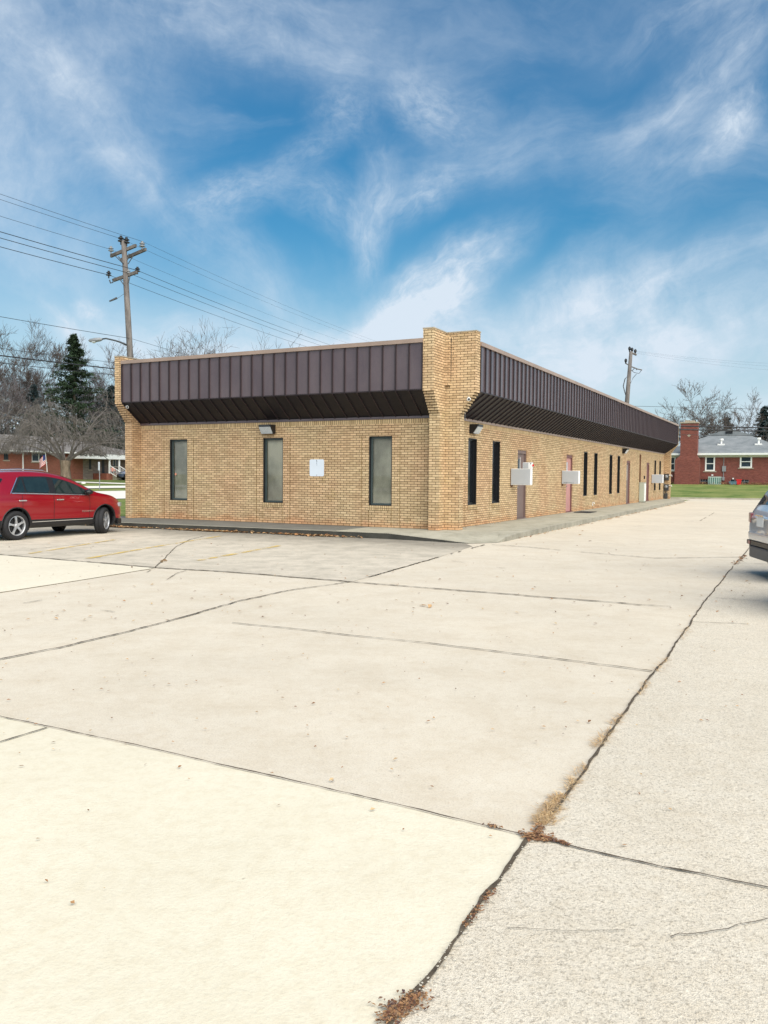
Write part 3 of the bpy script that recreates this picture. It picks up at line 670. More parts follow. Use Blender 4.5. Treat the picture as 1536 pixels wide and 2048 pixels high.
# cabinet, conduit, mat, spigot, keypad, meters, cameras
o=on_b('utility_cabinet',.02,27.05,0,'tall beige metal utility cabinet standing against the long brick wall','cabinet')
m=MB(); m.box(0,.27,0,.5,.03,1.07); m.build('body',M_['beigebox'],o,bevel=.01)
m=MB(); m.box(.272,.285,.03,.47,.08,1.02); m.build('door',M_['white'],o,bevel=.004)
m=MB(); m.box(-.01,.29,-.015,.515,1.072,1.09); m.build('lid',M_['beigebox'],o)
m=MB(); m.box(-.005,.28,-.01,.51,0,.028); m.build('base',M_['darkgrey'],o)
o=on_b('conduit_pipe',.03,27.18,1.095,'dark rusty conduit pipe rising above the beige utility cabinet','pipe'); m=MB(); m.tube([(0,0,0),(0,0,1.2),(0,0,1.38)],[.04,.04,.045],8); m.build('pipe',M_['rust'],o,True); m=MB(); m.box(-.03,.04,-.06,.06,1.38,1.5); m.build('junction_box',M_['rust'],o)
p=W_(.55,12.45,WZ+.004)
m=MB(); m.prism(rrect(.62,1.15,.03),'z',0,.014); tag(m.build('door_mat',M_['mat'],loc=W_(.58,12.5,WZ+.008),rz=-TH),'flat black door mat on the walk in front of the pink door','door mat')
m=MB(); m.tube([(0,0,.27),(.07,0,.27),(.1,0,.22)],.018,8); m.lathe([(.0,.04),(.035,.038),(.035,.03),(0,.03)],10,'z',(.07,0,.26)); m.tube([(.02,0,.25),(.02,0,.14)],.02,6); tag(m.build('water_spigot',M_['white'],loc=W_(0,16.15,WZ),rz=-TH),'small white water spigot low on the long wall between narrow windows','spigot')
m=MB(); m.box(0,.05,-.06,.06,-.09,.09); m.box(.05,.06,-.04,.04,-.06,.06); tag(m.build('doorbell_box',M_['black'],loc=W_(0,28.6,1.35+WZ),rz=-TH),'small black box on brick wall right of the conduit pipe','wall box')
def meter(z,label):
    o=on_b('electric_meter',.16,LN-.001,z,label,'meter','meters on the end pier')
    m=MB(); m.box(-.15,.15,-.12,0,-.22,.18); m.build('box',M_['darkgrey'],o,bevel=.01)
    m=MB(); m.lathe([(.0,-.25),(.09,-.24),(.10,-.2),(.10,-.12)],18,'y',(0,0,.02)); m.build('dial',M_['grey'],o,True)
    m=MB(); m.tube([(.15,-.06,.1),(.32,-.06,.12),(.34,-.06,.03)],.02,8); m.build('white_elbow',M_['white'],o)
meter(1.40,'upper dark meter on the far end pier of the long wall'); meter(.75,'lower dark meter on the far end pier near the walk')
m=MB(); m.tube([(-.16,-.05,0),(-.16,-.05,1.5)],.04,8); m.tube([(.0,-.05,0),(.0,-.05,.55)],.03,8); m.box(-.1,.1,-.12,-.0,.02,.35); tag(m.build('meter_conduit',M_['darkgrey'],loc=W_(.16,LN-.001,WZ),rz=-TH),'dark conduits running down the end pier below the meters','pipe')
def camera(x,y,z,rz,label):
    o=on_b('security_camera',x,y,z,label,'security camera','white security cameras on the piers',rz)
    m=MB(); m.lathe([(0,.05),(.04,.045),(.045,.0),(.045,-.08),(.0,-.085)],14,'y',(0,-.06,0)); m.build('housing',M_['white'],o,True)
    m=MB(); m.lathe([(0,-.002),(.03,0),(.03,.012)],12,'y',(0,-.148,0)); m.build('lens',M_['black'],o); m=MB(); m.tube([(0,-.02,.04),(0,0,.08)],.012,6); m.build('bracket',M_['grey'],o)
camera(-WD+.06,-.62,3.34,R(40),'white security camera on the left end pier')
camera(.62,-.06,3.25,R(30),'white security camera on the corner pier')
m=MB(); m.tube([(0,0,-.16),(0,-.05,-.2),(0,-.03,.0)],.012,6); m.build('cable_loop',M_['darkgrey'],None); tag(bpy.data.objects['cable_loop'],'short dark cable hanging at the corner pier under the camera','cable'); bpy.data.objects['cable_loop'].location=W_(.52,-.01,2.95+WZ)
# small orange round sticker on first window
m=MB(); m.lathe([(0,-.002),(.035,-.002),(.035,.0)],14,'y'); tag(m.build('window_sticker',flat('orange sticker',(.75,.32,.2),.5),loc=W_(-8.86,.105,1.35+WZ),rz=-TH),'small round orange sticker on the leftmost window','sticker')
# ------------------------------------------------------------------ cars
def cr(pts,x):      # smooth monotone-ish interpolation through (x,v)
    if x<=pts[0][0]: return pts[0][1]
    if x>=pts[-1][0]: return pts[-1][1]
    for i in range(len(pts)-1):
        if x<=pts[i+1][0]:
            x0,y0=pts[i];x1,y1=pts[i+1]; t=(x-x0)/(x1-x0)
            def sl(j):
                if j<=0 or j>=len(pts)-1: 
                    k=max(0,min(len(pts)-2,j if j<=0 else j-1)); return (pts[k+1][1]-pts[k][1])/(pts[k+1][0]-pts[k][0])
                a=(pts[j][1]-pts[j-1][1])/(pts[j][0]-pts[j-1][0]); b=(pts[j+1][1]-pts[j][1])/(pts[j+1][0]-pts[j][0])
                return 0 if a*b<=0 else 2*a*b/(a+b)
            h=x1-x0; m0,m1=sl(i)*h,sl(i+1)*h
            return y0*(2*t**3-3*t*t+1)+m0*(t**3-2*t*t+t)+y1*(-2*t**3+3*t*t)+m1*(t**3-t*t)
TOP=[(-1.02,.95),(-.97,1.05),(-.90,1.14),(-.72,1.42),(-.62,1.53),(-.5,1.575),(.0,1.625),(.5,1.635),(1.0,1.61),(1.4,1.55),(1.75,1.45),(2.1,1.295),(2.42,1.15),(2.6,1.10),(3.0,1.03),(3.3,.93),(3.5,.81),(3.6,.68),(3.63,.6)]
WP=[(-1.02,.62),(-1.0,.70),(-.95,.78),(-.85,.855),(-.6,.90),(-.2,.92),(1.4,.925),(2.7,.92),(3.0,.905),(3.25,.85),(3.45,.74),(3.57,.58),(3.63,.42)]
BOT=[(-1.02,.48),(-.98,.36),(-.8,.30),(-.3,.27),(2.9,.25),(3.4,.24),(3.56,.30),(3.63,.42)]
BELT=[(-1.02,.9),(-.7,1.08),(-.3,1.11),(.3,1.095),(1.0,1.07),(2.3,1.02),(3.0,.91),(3.4,.76),(3.63,.56)]
def ring(x):
    zt,w,zb,zbl=cr(TOP,x),cr(WP,x),cr(BOT,x),cr(BELT,x); zbl=min(zbl,zt-.04)
    def wg(z): return w*.965-(z-zbl)*.40
    ze=zt-.06 if zt-zbl>.12 else zbl+(zt-zbl)*.5
    we=wg(ze); h=zbl-zb
    return [(0,zb+.03),(w*.55,zb+.01),(w*.9,zb),(w*.965,zb+.05),(w*.985,zb+h*.25),(w*.985,zb+h*.42),(w,zb+h*.62),(w*1.0,zb+h*.78),(w*.985,zb+h*.86),(w*.975,zb+h*.95),(w*.965,zbl),
            (wg(zbl+(ze-zbl)*.33),zbl+(ze-zbl)*.33),(wg(zbl+(ze-zbl)*.7),zbl+(ze-zbl)*.7),(we,ze),(we-.045,ze+(zt-ze)*.55),(we*.72,ze+(zt-ze)*.9),(we*.36,zt+.004),(0,zt+.006)]
def side_y(x,z):
    r=ring(x)
    for (a,za),(b,zb) in zip(r[2:],r[3:]):
        if za-1e-6<=z<=zb+1e-6 and zb>za: return a+(b-a)*(z-za)/(zb-za)
    return r[13][0]
def car(name,label,cat,paint,group=None,steer=0,glassmat=None,badge=None):
    gm=glassmat or M_['carglass']
    o=empty(name,(0,0,0),0,label,cat,group)
    AR=[(0,.37),(2.725,.37)]
    xs=[-1.02,-1.0,-.98,-.95,-.92]+[-.9+.045*i for i in range(97)]+[3.48,3.52,3.56,3.6,3.63]
    xs=sorted(set(round(x,4) for x in xs if x<=3.63))
    SUBD=[1,1,2,3,3,3,3,2,2,2,2,2,1,1,1,1,1]
    def dring(x):
        rg=ring(x); out=[]
        for k,nsub in enumerate(SUBD):
            for q in range(nsub): t=q/nsub; out.append((rg[k][0]*(1-t)+rg[k+1][0]*t,rg[k][1]*(1-t)+rg[k+1][1]*t))
        return out+[rg[-1]]
    SEG=[k for k,nsub in enumerate(SUBD) for q in range(nsub)]
    nr=len(SEG)+1
    m=MB()
    for sgn in (1,-1):
        b=len(m.v)
        for x in xs:
            for y,z in dring(x): m.v.append((x,y*sgn,z))
        cut=set()
        for i in range(len(xs)-1):
            for k in range(nr-1):
                cxx=(xs[i]+xs[i+1])/2; a=m.v[b+i*nr+k]; c=m.v[b+(i+1)*nr+k+1]; cz=(a[2]+c[2])/2; cy=abs(a[1]+c[1])/2
                if 0<SEG[k]<12 and any((cxx-ax)**2+(cz-az)**2<.395**2 for ax,az in AR): cut|={b+i*nr+k,b+(i+1)*nr+k,b+(i+1)*nr+k+1,b+i*nr+k+1}; continue
                pass
                f=(b+i*nr+k,b+(i+1)*nr+k,b+(i+1)*nr+k+1,b+i*nr+k+1)
                m.f.append(f if sgn<0 else f[::-1]); m.m.append(0 if SEG[k]>3 else 1)
        m_cut=cut
        for vi in m_cut:
            vx,vy,vz=m.v[vi]
            for ax,az in AR:
                dx,dz=vx-ax,vz-az; rr_=math.hypot(dx,dz)
                if .30<rr_<.47 and dz>-.12: m.v[vi]=(ax+dx*.398/rr_,vy,az+dz*.398/rr_)
        for e,fl in ((0,0),((len(xs)-1)*nr,1)):
            f=tuple(b+e+k for k in range(nr)); m.f.append(f if (fl==0)==(sgn>0) else f[::-1]); m.m.append(0)
    m.build('body',[paint,M_['black']],o,True)
    # wheel arch cladding and liners
    for ax,az in AR:
        for sgn in (1,-1):
            c=MB(); n=26; rows=[]
            for i in range(n+1):
                t=R(-22)+R(224)*i/n; row=[]
                for rr,off in ((.388,-.12),(.388,.008),(.412,.010),(.414,-.006)):
                    x=ax+rr*math.cos(t); z=max(.21,az+rr*math.sin(t)); y=side_y(max(-1,min(3.6,x)),max(z,cr(BOT,x)+.001))+off; row.append((x,y*sgn,z))
                rows.append(row)
            c.v=[p for r in rows for p in r]
            for i in range(n):
                for k in range(3): c.f.append((i*4+k,i*4+k+1,(i+1)*4+k+1,(i+1)*4+k)); c.m.append(0)
            c.build('wheel_arch',M_['black'],o,True)
            l=MB(); seg=16; vs=[]
            for i in range(seg+1):
                t=math.pi*i/seg; vs+=[(ax+.40*math.cos(t),.86*sgn,.33+.40*math.sin(t)),(ax+.40*math.cos(t),.5*sgn,.33+.40*math.sin(t))]
            l.add(vs,[(2*i,2*i+1,2*i+3,2*i+2) for i in range(seg)]+[tuple(2*i+1 for i in range(seg+1))]); l.build('arch_liner',M_['black'],o)
    # wheels
    for wx in (0,2.725):
        for sgn in (1,-1):
            wo=empty('wheel',(wx,.80*sgn,.345),R(steer) if wx>1 else 0); wo.parent=o
            t=MB(); t.lathe([(.225,-.10),(.235,-.118),(.30,-.122),(.338,-.10),(.345,-.06),(.345,.06),(.338,.10),(.30,.122),(.235,.118),(.225,.10)],36); 
            t.lathe([(.345,-.075),(.35,-.07),(.35,-.02),(.345,-.015)],36);t.lathe([(.345,.015),(.35,.02),(.35,.07),(.345,.075)],36)
            t.build('tyre',M_['tyre'],wo,True)
            rm=MB(); s=sgn
            rm.lathe([(.228,.10*s),(.238,.115*s),(.225,.118*s),(.212,.10*s),(.21,-.08*s)],36)
            for k in range(5):
                a=R(90+72*k+6)
                for dv,wd_ in ((0,.030),):
                    ca,sa=math.cos(a),math.sin(a); pts=[]
                    for r_,hw,yy in ((.03,.034,.10),(.12,.020,.108),(.18,.026,.105),(.222,.046,.10)):
                        pts.append([(r_*ca-hw*sa,yy*s,r_*sa+hw*ca),(r_*ca+hw*sa,yy*s,r_*sa-hw*ca),(r_*ca+hw*sa,(yy-.03)*s,r_*sa-hw*ca),(r_*ca-hw*sa,(yy-.03)*s,r_*sa+hw*ca)])
                    vs=[q for p_ in pts for q in p_]; fs=[]
                    for i in range(3):
                        for j in range(4): fs.append((i*4+j,i*4+(j+1)%4,(i+1)*4+(j+1)%4,(i+1)*4+j))
                    rm.add(vs,fs)
            rm.lathe([(0,.115*s),(.03,.113*s),(.045,.10*s),(.045,.07*s)],16)
            rm.build('rim',M_['rim'],wo)
            dk=MB(); dk.lathe([(0,.05*s),(.215,.045*s)],24); dk.build('brake_disc',M_['black'],wo)
    # glass patches
    def side_patch(nm,x0,x1,lo,hi,mat,off=.006,nx=14,nz=5,smooth=True,par=None):
        for sgn in (1,-1):
            g=MB()
            for i in range(nx+1):
                x=x0+(x1-x0)*i/nx; a,b_=lo(x),hi(x)
                for j in range(nz+1):
                    z=a+(b_-a)*j/nz; g.v.append((x,(side_y(x,z)+off)*sgn,z))
            for i in range(nx):
                for j in range(nz):
                    f=(i*(nz+1)+j,(i+1)*(nz+1)+j,(i+1)*(nz+1)+j+1,i*(nz+1)+j+1); g.f.append(f if sgn<0 else f[::-1]); g.m.append(0)
            g.build(nm,mat,par or o,smooth)
    lo=lambda x: cr(BELT,x)+.02
    rail=lambda x: min(cr(TOP,x)-.145,1.47)
    trim=lambda x: cr(BELT,x)-.008
    side_patch('window_surround',-.12,2.2,lambda x:cr(BELT,x)+.004,lambda x:max(cr(BELT,x)+.012,min(rail(x)+.028,1.12+(x+.12)*1.3)),M_['black'],.004,28)
    side_patch('front_window',1.16,2.1,lambda x:lo(x)+.012,lambda x:max(lo(x)+.02,rail(x)),gm,.009)
    side_patch('rear_window',.30,.98,lambda x:lo(x)+.012,lambda x:rail(x),gm,.009)
    side_patch('quarter_window',-.04,.25,lambda x:lo(x)+.012,lambda x:max(lo(x)+.02,min(rail(x),1.14+(x+.04)*1.15)),gm,.009)
    side_patch('rear_quarter_glass',-.74,-.28,lambda x:max(1.15,1.15+(x+.55)*1.0),lambda x:max(1.16,min(1.45,cr(TOP,x)-.12)),gm,.009,8)
    side_patch('belt_moulding',-.12,2.2,lambda x:cr(BELT,x)-.014,lambda x:cr(BELT,x)+.010,M_['chrome'],.012,24,1)
    side_patch('window_chrome',-.16,.14,lambda x:1.085+(x+.16)*1.22,lambda x:1.115+(x+.16)*1.22,M_['chrome'],.012,12,1)
    for X in (.16,1.07,2.2):
        side_patch('door_gap',X-.006,X+.006,lambda x:.36,lambda x:cr(BELT,x)-.02,M_['black'],.003,1,14)
    side_patch('sill_cladding',.36,2.36,lambda x:.255,lambda x:.41,M_['black'],.012,10,3)
    side_patch('sill_chrome',.42,2.3,lambda x:.405,lambda x:.42,M_['chrome'],.016,10,1)
    for X in (.14,1.24):
        for sgn in (1,-1):
            hd=MB(); y=side_y(X,.93)+.028; hd.box(X-.11,X+.11,(y-.012),(y+.012),.915,.945) if sgn>0 else hd.box(X-.11,X+.11,-(y+.012),-(y-.012),.915,.945)
            hd.build('door_handle',M_['chrome'],o,bevel=.008)
    for sgn in (1,-1):
        mr=MB(); pts=[]
        for i,(x,sx) in enumerate(((2.02,.4),(2.06,1),(2.14,1),(2.2,.75),(2.24,.25))):
            for k in range(8):
                a=2*math.pi*k/8; pts.append((x,(.97+.105*sx*math.cos(a))*sgn,1.10+.07*sx*math.sin(a)))
        mr.add(pts,[(i*8+k,i*8+(k+1)%8,(i+1)*8+(k+1)%8,(i+1)*8+k) for i in range(4) for k in range(8)]+[tuple(range(8)),tuple(range(32,40))]); mr.box(2.06,2.12,.86*sgn if sgn>0 else -.93,.93 if sgn>0 else -.86,1.03,1.06)
        mr.build('side_mirror',[M_['black'],paint],o,True)
        rl=MB(); rl.tube([(-.45,.60*sgn,1.585),(-.38,.60*sgn,1.64),(.3,.61*sgn,1.665),(1.0,.60*sgn,1.64),(1.2,.59*sgn,1.57)],.016,8); rl.build('roof_rail',M_['chrome'],o,True)
    # windscreen, rear glass
    def top_patch(nm,x0,x1,fr,mat,nx=10,ny=10,off=.008):
        g=MB()
        for i in range(nx+1):
            x=x0+(x1-x0)*i/nx; r=ring(x); wmax=r[13][0]*fr
            for j in range(ny+1):
                y=-wmax+2*wmax*j/ny; ya=abs(y); z=r[13][1]
                for (a,za),(b_,zb_) in zip(r[13:],r[14:]):
                    if b_<=ya<=a: z=za+(zb_-za)*(a-ya)/(a-b_+1e-9)
                g.v.append((x+(off*.7 if x>1 else -off*.7),y,z+off))
        for i in range(nx):
            for j in range(ny): g.f.append((i*(ny+1)+j,(i+1)*(ny+1)+j,(i+1)*(ny+1)+j+1,i*(ny+1)+j+1)); g.m.append(0)
        g.build(nm,mat,o,True)
    top_patch('windscreen',1.5,2.42,.93,gm); top_patch('rear_glass',-.885,-.66,.88,gm); 
    # rear end
    rr=MB(); rr.box(-1.035,-.98,-.70,.70,.50,.575); rr.build('bumper_recess',M_['black'],o,bevel=.01)
    rb=MB(); rb.prism([(-.90,.84),(-1.0,.76),(-1.05,.55),(-1.055,-.55),(-1.0,-.76),(-.90,-.84)][::-1],'z',.58,.71); rb.build('rear_bumper',paint,o,bevel=.03)
    rb=MB(); rb.prism([(-.88,.80),(-.98,.73),(-1.03,.55),(-1.035,-.55),(-.98,-.73),(-.88,-.80)][::-1],'z',.29,.49); rb.build('lower_bumper',M_['bumper_grey'],o,bevel=.03)
    lp=MB(); lp.box(-1.045,-1.03,-.16,.16,.82,.98); pl=lp.build('number_plate',M_['white'],o,bevel=.004)
    lp=MB(); lp.box(-1.055,-1.02,-.20,.20,.985,1.01); lp.build('tailgate_trim',M_['chrome'],o)
    for sgn in (1,-1):
        tl=MB(); ys=sorted((.50*sgn,.83*sgn)); tl.prism([(-.80,.87*sgn),(-.93,.84*sgn),(-1.0,.74*sgn),(-1.035,.52*sgn),(-.98,.52*sgn),(-.80,.80*sgn)][::sgn],'z',.86,1.02); tl.build('tail_light',M_['tail'],o,bevel=.01)
        rf=MB(); rf.box(-1.043,-1.03,min(.50*sgn,.62*sgn),max(.50*sgn,.62*sgn),.51,.565); rf.build('reflector',M_['tail'],o)
        hl=MB(); hl.prism([(3.30,.86*sgn),(3.46,.76*sgn),(3.58,.52*sgn),(3.52,.5*sgn),(3.2,.80*sgn)][::-sgn],'z',.70,.80); hl.build('headlight',M_['headlamp'],o,bevel=.01)
    fg=MB(); fg.prism([(3.40,.70),(3.58,.5),(3.655,.25),(3.655,-.25),(3.58,-.5),(3.40,-.70)][::-1],'z',.42,.66); fg.build('front_grille',M_['black'],o,bevel=.02)
    fb=MB(); fb.prism([(3.2,.89),(3.42,.80),(3.6,.5),(3.66,.2),(3.66,-.2),(3.6,-.5),(3.42,-.80),(3.2,-.89)][::-1],'z',.23,.38); fb.build('front_bumper',M_['black'],o,bevel=.03)
    if badge: 
        for sgn in (1,-1):
            X=2.26 if sgn<0 else 2.26
            t=text_mesh(badge,.05,'badge',M_['chrome'],o,((1.95 if sgn<0 else 2.33),sgn*(side_y(2.1,.62)+.006),.60),(R(90),0,0 if sgn<0 else math.pi),width=.40)
    return o
def carpaint(name,c,metal=.0):
    t=NT(name,.28,metal,.5); t.color(c); t.b.inputs['Coat Weight'].default_value=1; t.b.inputs['Coat Roughness'].default_value=.04; return t.mat
M_['tyre']=flat('black tyre rubber',(.014,.014,.016),.75,var=.2,scale=20)
M_['rim']=flat('silver alloy rim',(.42,.43,.45),.35,metal=.5,var=.05)
M_['chrome']=flat('chrome trim',(.75,.76,.78),.15,metal=.9,var=.03)
M_['bumper_grey']=flat('grey lower bumper plastic',(.085,.09,.098),.5)
M_['tail']=flat('smoky red lamp plastic',(.22,.06,.07),.2,var=.1)
M_['headlamp']=flat('clear headlamp plastic',(.3,.32,.33),.1,var=.1)
red=carpaint('candy red paint',(.27,.0015,.009),.25); silver=carpaint('silver paint',(.55,.56,.58),.1); navy=carpaint('dark blue paint',(.05,.07,.13),.2)
CS=.94
def place_car(o,rear_xy,heading,z=0,s=CS):  # heading: compass bearing of the nose
    a=math.pi/2-R(heading); o.location=(rear_xy[0],rear_xy[1],z); o.rotation_euler=(0,0,a); o.scale=(s,s,s)
# red car: right flank seen, parked square to the short side
c1=car('red_suv','glossy red suv with silver roof rails parked facing the kerb at left','car',red,steer=27,badge='EQUINOX')
rw=gnd(28,1080.5); hd=27.; h=Vector((math.sin(R(hd)),math.cos(R(hd)),0)); left=Vector((-h.y,h.x,0))
place_car(c1,(rw+left*.80*CS).to_2d(),hd)
c2=car('silver_suv','silver suv seen from behind, cut off by the right edge of the photo','car',silver)
hd=98.; h=Vector((math.sin(R(hd)),math.cos(R(hd)),0)); left=Vector((-h.y,h.x,0))
corner=dep(1499,1000,13.0); corner.z=0
place_car(c2,(corner+h*.99*CS-left*.76*CS).to_2d(),hd)
c3=car('grey_suv','second silver car nearer the camera, only its bumper corner in the photo','car',silver)
corner=dep(1543,1000,9.9); corner.z=0
place_car(c3,(corner+h*1.0*CS-left*.72*CS).to_2d(),hd)
# ------------------------------------------------------------------ trees
def grow(seed,height,trunk_r,levels=5,spread=1.,nlimb=6,trunk_frac=.28,up=.35,droop=0.,twig_r=.012,lean=(0,0),kids=4,wiggle=.18,lenf=.62,first_ang=(22,45)):
    rd=random.Random(seed); T=MB(); K=MB()
    def rec(p,d,ln,r,lv):
        n=4 if lv<=1 else (3 if lv<=3 else 2); pts=[p.copy()]; rr=[r]; dd=d.copy(); q=p.copy()
        for i in range(n):
            dd=(dd+Vector((rd.gauss(0,wiggle),rd.gauss(0,wiggle),rd.gauss(0,wiggle)+up*.12-(droop*.35 if lv>=2 else 0)))).normalized()
            q=q+dd*(ln/n); pts.append(q.copy()); rr.append(max(twig_r*.7,r*(1-.62*(i+1)/n)))
        (T if lv==0 else K).tube(pts,rr,7 if lv==0 else (5 if lv==1 else 3),cap=False)
        if lv>=levels: return
        nk=nlimb if lv==0 else kids+rd.randint(-1,1)
        for k in range(nk):
            t=1. if k==0 and lv>0 else rd.uniform(.3 if lv else .72,1.)
            f=t*n; i=min(n-1,int(f)); b=pts[i].lerp(pts[i+1],f-i); base=(pts[i+1]-pts[i]).normalized()
            az=rd.uniform(0,6.283) if lv else 6.283*k/nk+rd.uniform(-.4,.4)
            an=R(rd.uniform(*first_ang)*spread) if lv==0 else R(rd.uniform(18,52))
            a=Vector((0,0,1)) if abs(base.z)<.9 else Vector((1,0,0)); u=base.cross(a).normalized(); v=base.cross(u)
            nd=(base*math.cos(an)+(u*math.cos(az)+v*math.sin(az))*math.sin(an)+Vector((0,0,up*.3))).normalized()
            rk=rr[i]*(1-f+i)+rr[i+1]*(f-i)
            l2=(height*(1-trunk_frac)*.46*rd.uniform(.75,1.1)) if lv==0 else ln*lenf*rd.uniform(.7,1.15)
            rec(b,nd,l2,max(twig_r,rk*(.72 if lv else .55)),lv+1)
    d=Vector((lean[0],lean[1],1)).normalized()
    rec(Vector((0,0,0)),d,height*trunk_frac,trunk_r,0)
    return T,K
def place_tree(loc,T,K,label,cat='tree',group=None,name='bare_tree',mt='bark',mk='twig',rz=0,sc=1):
    o=empty(name,loc,rz,label,cat,group); o.scale=(sc,sc,sc)
    T.build('trunk',M_[mt],o,True); K.build('crown',M_[mk],o); return o
def gz(px,py,Y):       # ground point under a pixel column at depth Y
    p=dep(px,py,Y); return Vector((p.x,p.y,hgt(p)-.05))
G1='bare trees behind the left house'
lt=[ # px, Y, height, seed, label
 (16,112,19.5,11,'bare tree at the far left edge behind the brick house','twig'),
 (92,118,24,12,'tall bare tree left of the dark spruce','twig'),
 (55,122,20,13,'bare tree between the left edge and the tall bare tree','twig2'),
 (190,120,17,14,'bare tree just right of the dark spruce','twig2'),
 (215,128,16,15,'bare tree right behind the left end pier','twig2'),
 (-25,105,15,16,'bare tree mostly outside the left edge','twig2')]
for px,Y,hh,sd_,lb,mk in lt:
    T,K=grow(sd_,hh,.26,6,nlimb=7,kids=4,twig_r=.018,up=.55,lenf=.64)
    place_tree(gz(px,950,Y),T,K,lb,group=G1,mk=mk)
G2='bare trees showing above the roof'
for px,Y,hh,sd_,lb in ((350,84,16.9,21,'bare tree above the roof, nearest the utility pole'),(402,86,17,22,'bare tree above the roof, middle one of the row'),(447,84,18.4,23,'tallest bare tree above the roof, right in the row'),(500,95,16.2,24,'faint bare tree above the roof at the right end of the row')):
    T,K=grow(sd_,hh,.2,5,nlimb=5,kids=4,twig_r=.014,up=.5,lenf=.64)
    place_tree(gz(px,950,Y),T,K,lb,group=G2)
G3='bare trees behind the right hand house'
for px,Y,hh,sd_,lb,sp in ((1388,88,11.9,31,'bare tree behind the brick chimney',1.15),(1425,92,11.6,32,'bare tree between chimney and roof ridge',1.1),(1510,96,12.2,33,'bare tree at the right edge behind the grey roof',1.2),(1352,92,10.4,34,'bare tree at the end of the long metal fascia',1.1),(1478,104,11,35,'small bare tree over the grey roof ridge',1.1)):
    T,K=grow(sd_,hh,.2,5,nlimb=6,kids=4,twig_r=.016,up=.35,lenf=.6,spread=sp)
    place_tree(gz(px,950,Y),T,K,lb,group=G3)
# drooping tree in front of the left house
def droopy():
    rd=random.Random(5); T=MB(); K=MB()
    pts=[Vector((0,0,0)),Vector((.03,0,.7)),Vector((-.02,0,1.4)),Vector((0,0,2.15))]; T.tube(pts,[.62,.5,.46,.56],12)
    for k in range(9):
        a=rd.uniform(0,6.3); r_=rd.uniform(.2,.42); T.tube([(math.cos(a)*.25,math.sin(a)*.25,1.9),(math.cos(a)*.4,math.sin(a)*.4,2.25+rd.uniform(-.1,.25))],[.26,.13],7)
    def arc(p,d,ln,r,lv):
        n=6 if lv<2 else 5; q=p.copy(); dd=d.copy(); pts=[q.copy()]; rr=[r]
        for i in range(n):
            dd=(dd+Vector((rd.gauss(0,.10),rd.gauss(0,.10),rd.gauss(0,.07)-(.05+.22*i/n if lv==1 else (.34 if lv>=3 else .16))))).normalized()
            q=q+dd*(ln/n); 
            if q.z<2.6 and lv>=2: break
            pts.append(q.copy()); rr.append(max(.008,r*(1-.75*(i+1)/n)))
        if len(pts)<2: return
        K.tube(pts,rr,5 if lv<2 else 3,cap=False)
        if lv>=4: return
        nk=(9,8,7)[lv-1]
        for k in range(nk):
            f=rd.uniform(.25,1)*(len(pts)-1); i=min(len(pts)-2,int(f)); b=pts[i].lerp(pts[i+1],f-i)
            t=(pts[i+1]-pts[i]).normalized(); nd=(t*.8+Vector((rd.gauss(0,.6),rd.gauss(0,.6),rd.gauss(.25 if lv<3 else -.3,.4)))).normalized()
            arc(b,nd,ln*rd.uniform(.38,.62)*(1 if lv<3 else .8),max(.012,rr[i]*.55),lv+1)
    for k in range(14):
        a=6.283*k/14+rd.uniform(-.2,.2); e=rd.uniform(.3,2.2); 
        d=Vector((math.cos(a),math.sin(a)*.9,e)).normalized(); arc(Vector((math.cos(a)*.35,math.sin(a)*.35,2.15)),d,rd.uniform(5.2,7.6),rd.uniform(.09,.15),1)
    return T,K
T,K=droopy()
o=place_tree(gz(131,956,80),T,K,'pollarded tree with pale drooping twigs in front of the left house',mt='willowbark',mk='willow',name='drooping_tree'); o.scale=(.96,.96,.98)
# spruces
def spruce(seed,H,Rb,mat,loc,label,name='spruce_tree',group=None,nb=None,clear=.1,dens=1.):
    rd=random.Random(seed); T=MB(); K=MB(); T.tube([(0,0,0),(0,0,H*.5),(.1,0,H)],[.28,.16,.02],7)
    nb=nb or int(H*9)
    for i in range(nb):
        f=(i+rd.random())/nb; z=H*(clear+(1-clear)*f); r=Rb*(1-f)**1.05*rd.uniform(.5,1.2)+.25; a=rd.uniform(0,6.283)
        d=Vector((math.cos(a),math.sin(a),rd.uniform(-.28,.12))); p0=Vector((0,0,z)); n=5; pts=[p0+d*r*k/n+Vector((0,0,.12*r*(k/n)**2)) for k in range(n+1)]
        K.tube(pts,[.03]*6,3,cap=False)
        for k in range(1,n+1):
            for q in range(int(11*dens)):
                c=pts[k]+Vector((rd.gauss(0,.10*r*.5+.08),rd.gauss(0,.10*r*.5+.08),rd.gauss(-.1,.12))); s=rd.uniform(.10,.26)
                u=Vector((rd.gauss(0,1),rd.gauss(0,1),rd.gauss(-.2,.35))).normalized()*s; v=Vector((rd.gauss(0,1),rd.gauss(0,1),rd.gauss(0,.4))).normalized()*s*.45
                K.add([c-u,c+v,c+u*1.3,c-v],[(0,1,2,3)])
    o=empty(name,loc,0,label,'tree',group); T.build('trunk',M_['bark'],o); K.build('crown',M_[mat],o); return o
spruce(41,18.6,7.6,'needles',gz(150,950,108),'tall dark green spruce standing behind the left house',dens=1.7,nb=230)
spruce(42,12.5,3.4,'needles2',gz(68,950,112),'shorter dark spruce left of the tall spruce',nb=110)
spruce(43,12.5,5,'needles2',gz(225,950,112),'broad dark evergreen behind the left house porch',nb=120,dens=1.2)
spruce(44,9.,3.,'needles2',gz(1527,950,98),'dark blue green spruce at the right edge',nb=120,dens=1.4)
spruce(45,8.4,2.6,'needles2',gz(1452,950,108),'small dark conifer poking above the grey roof ridge',nb=80)
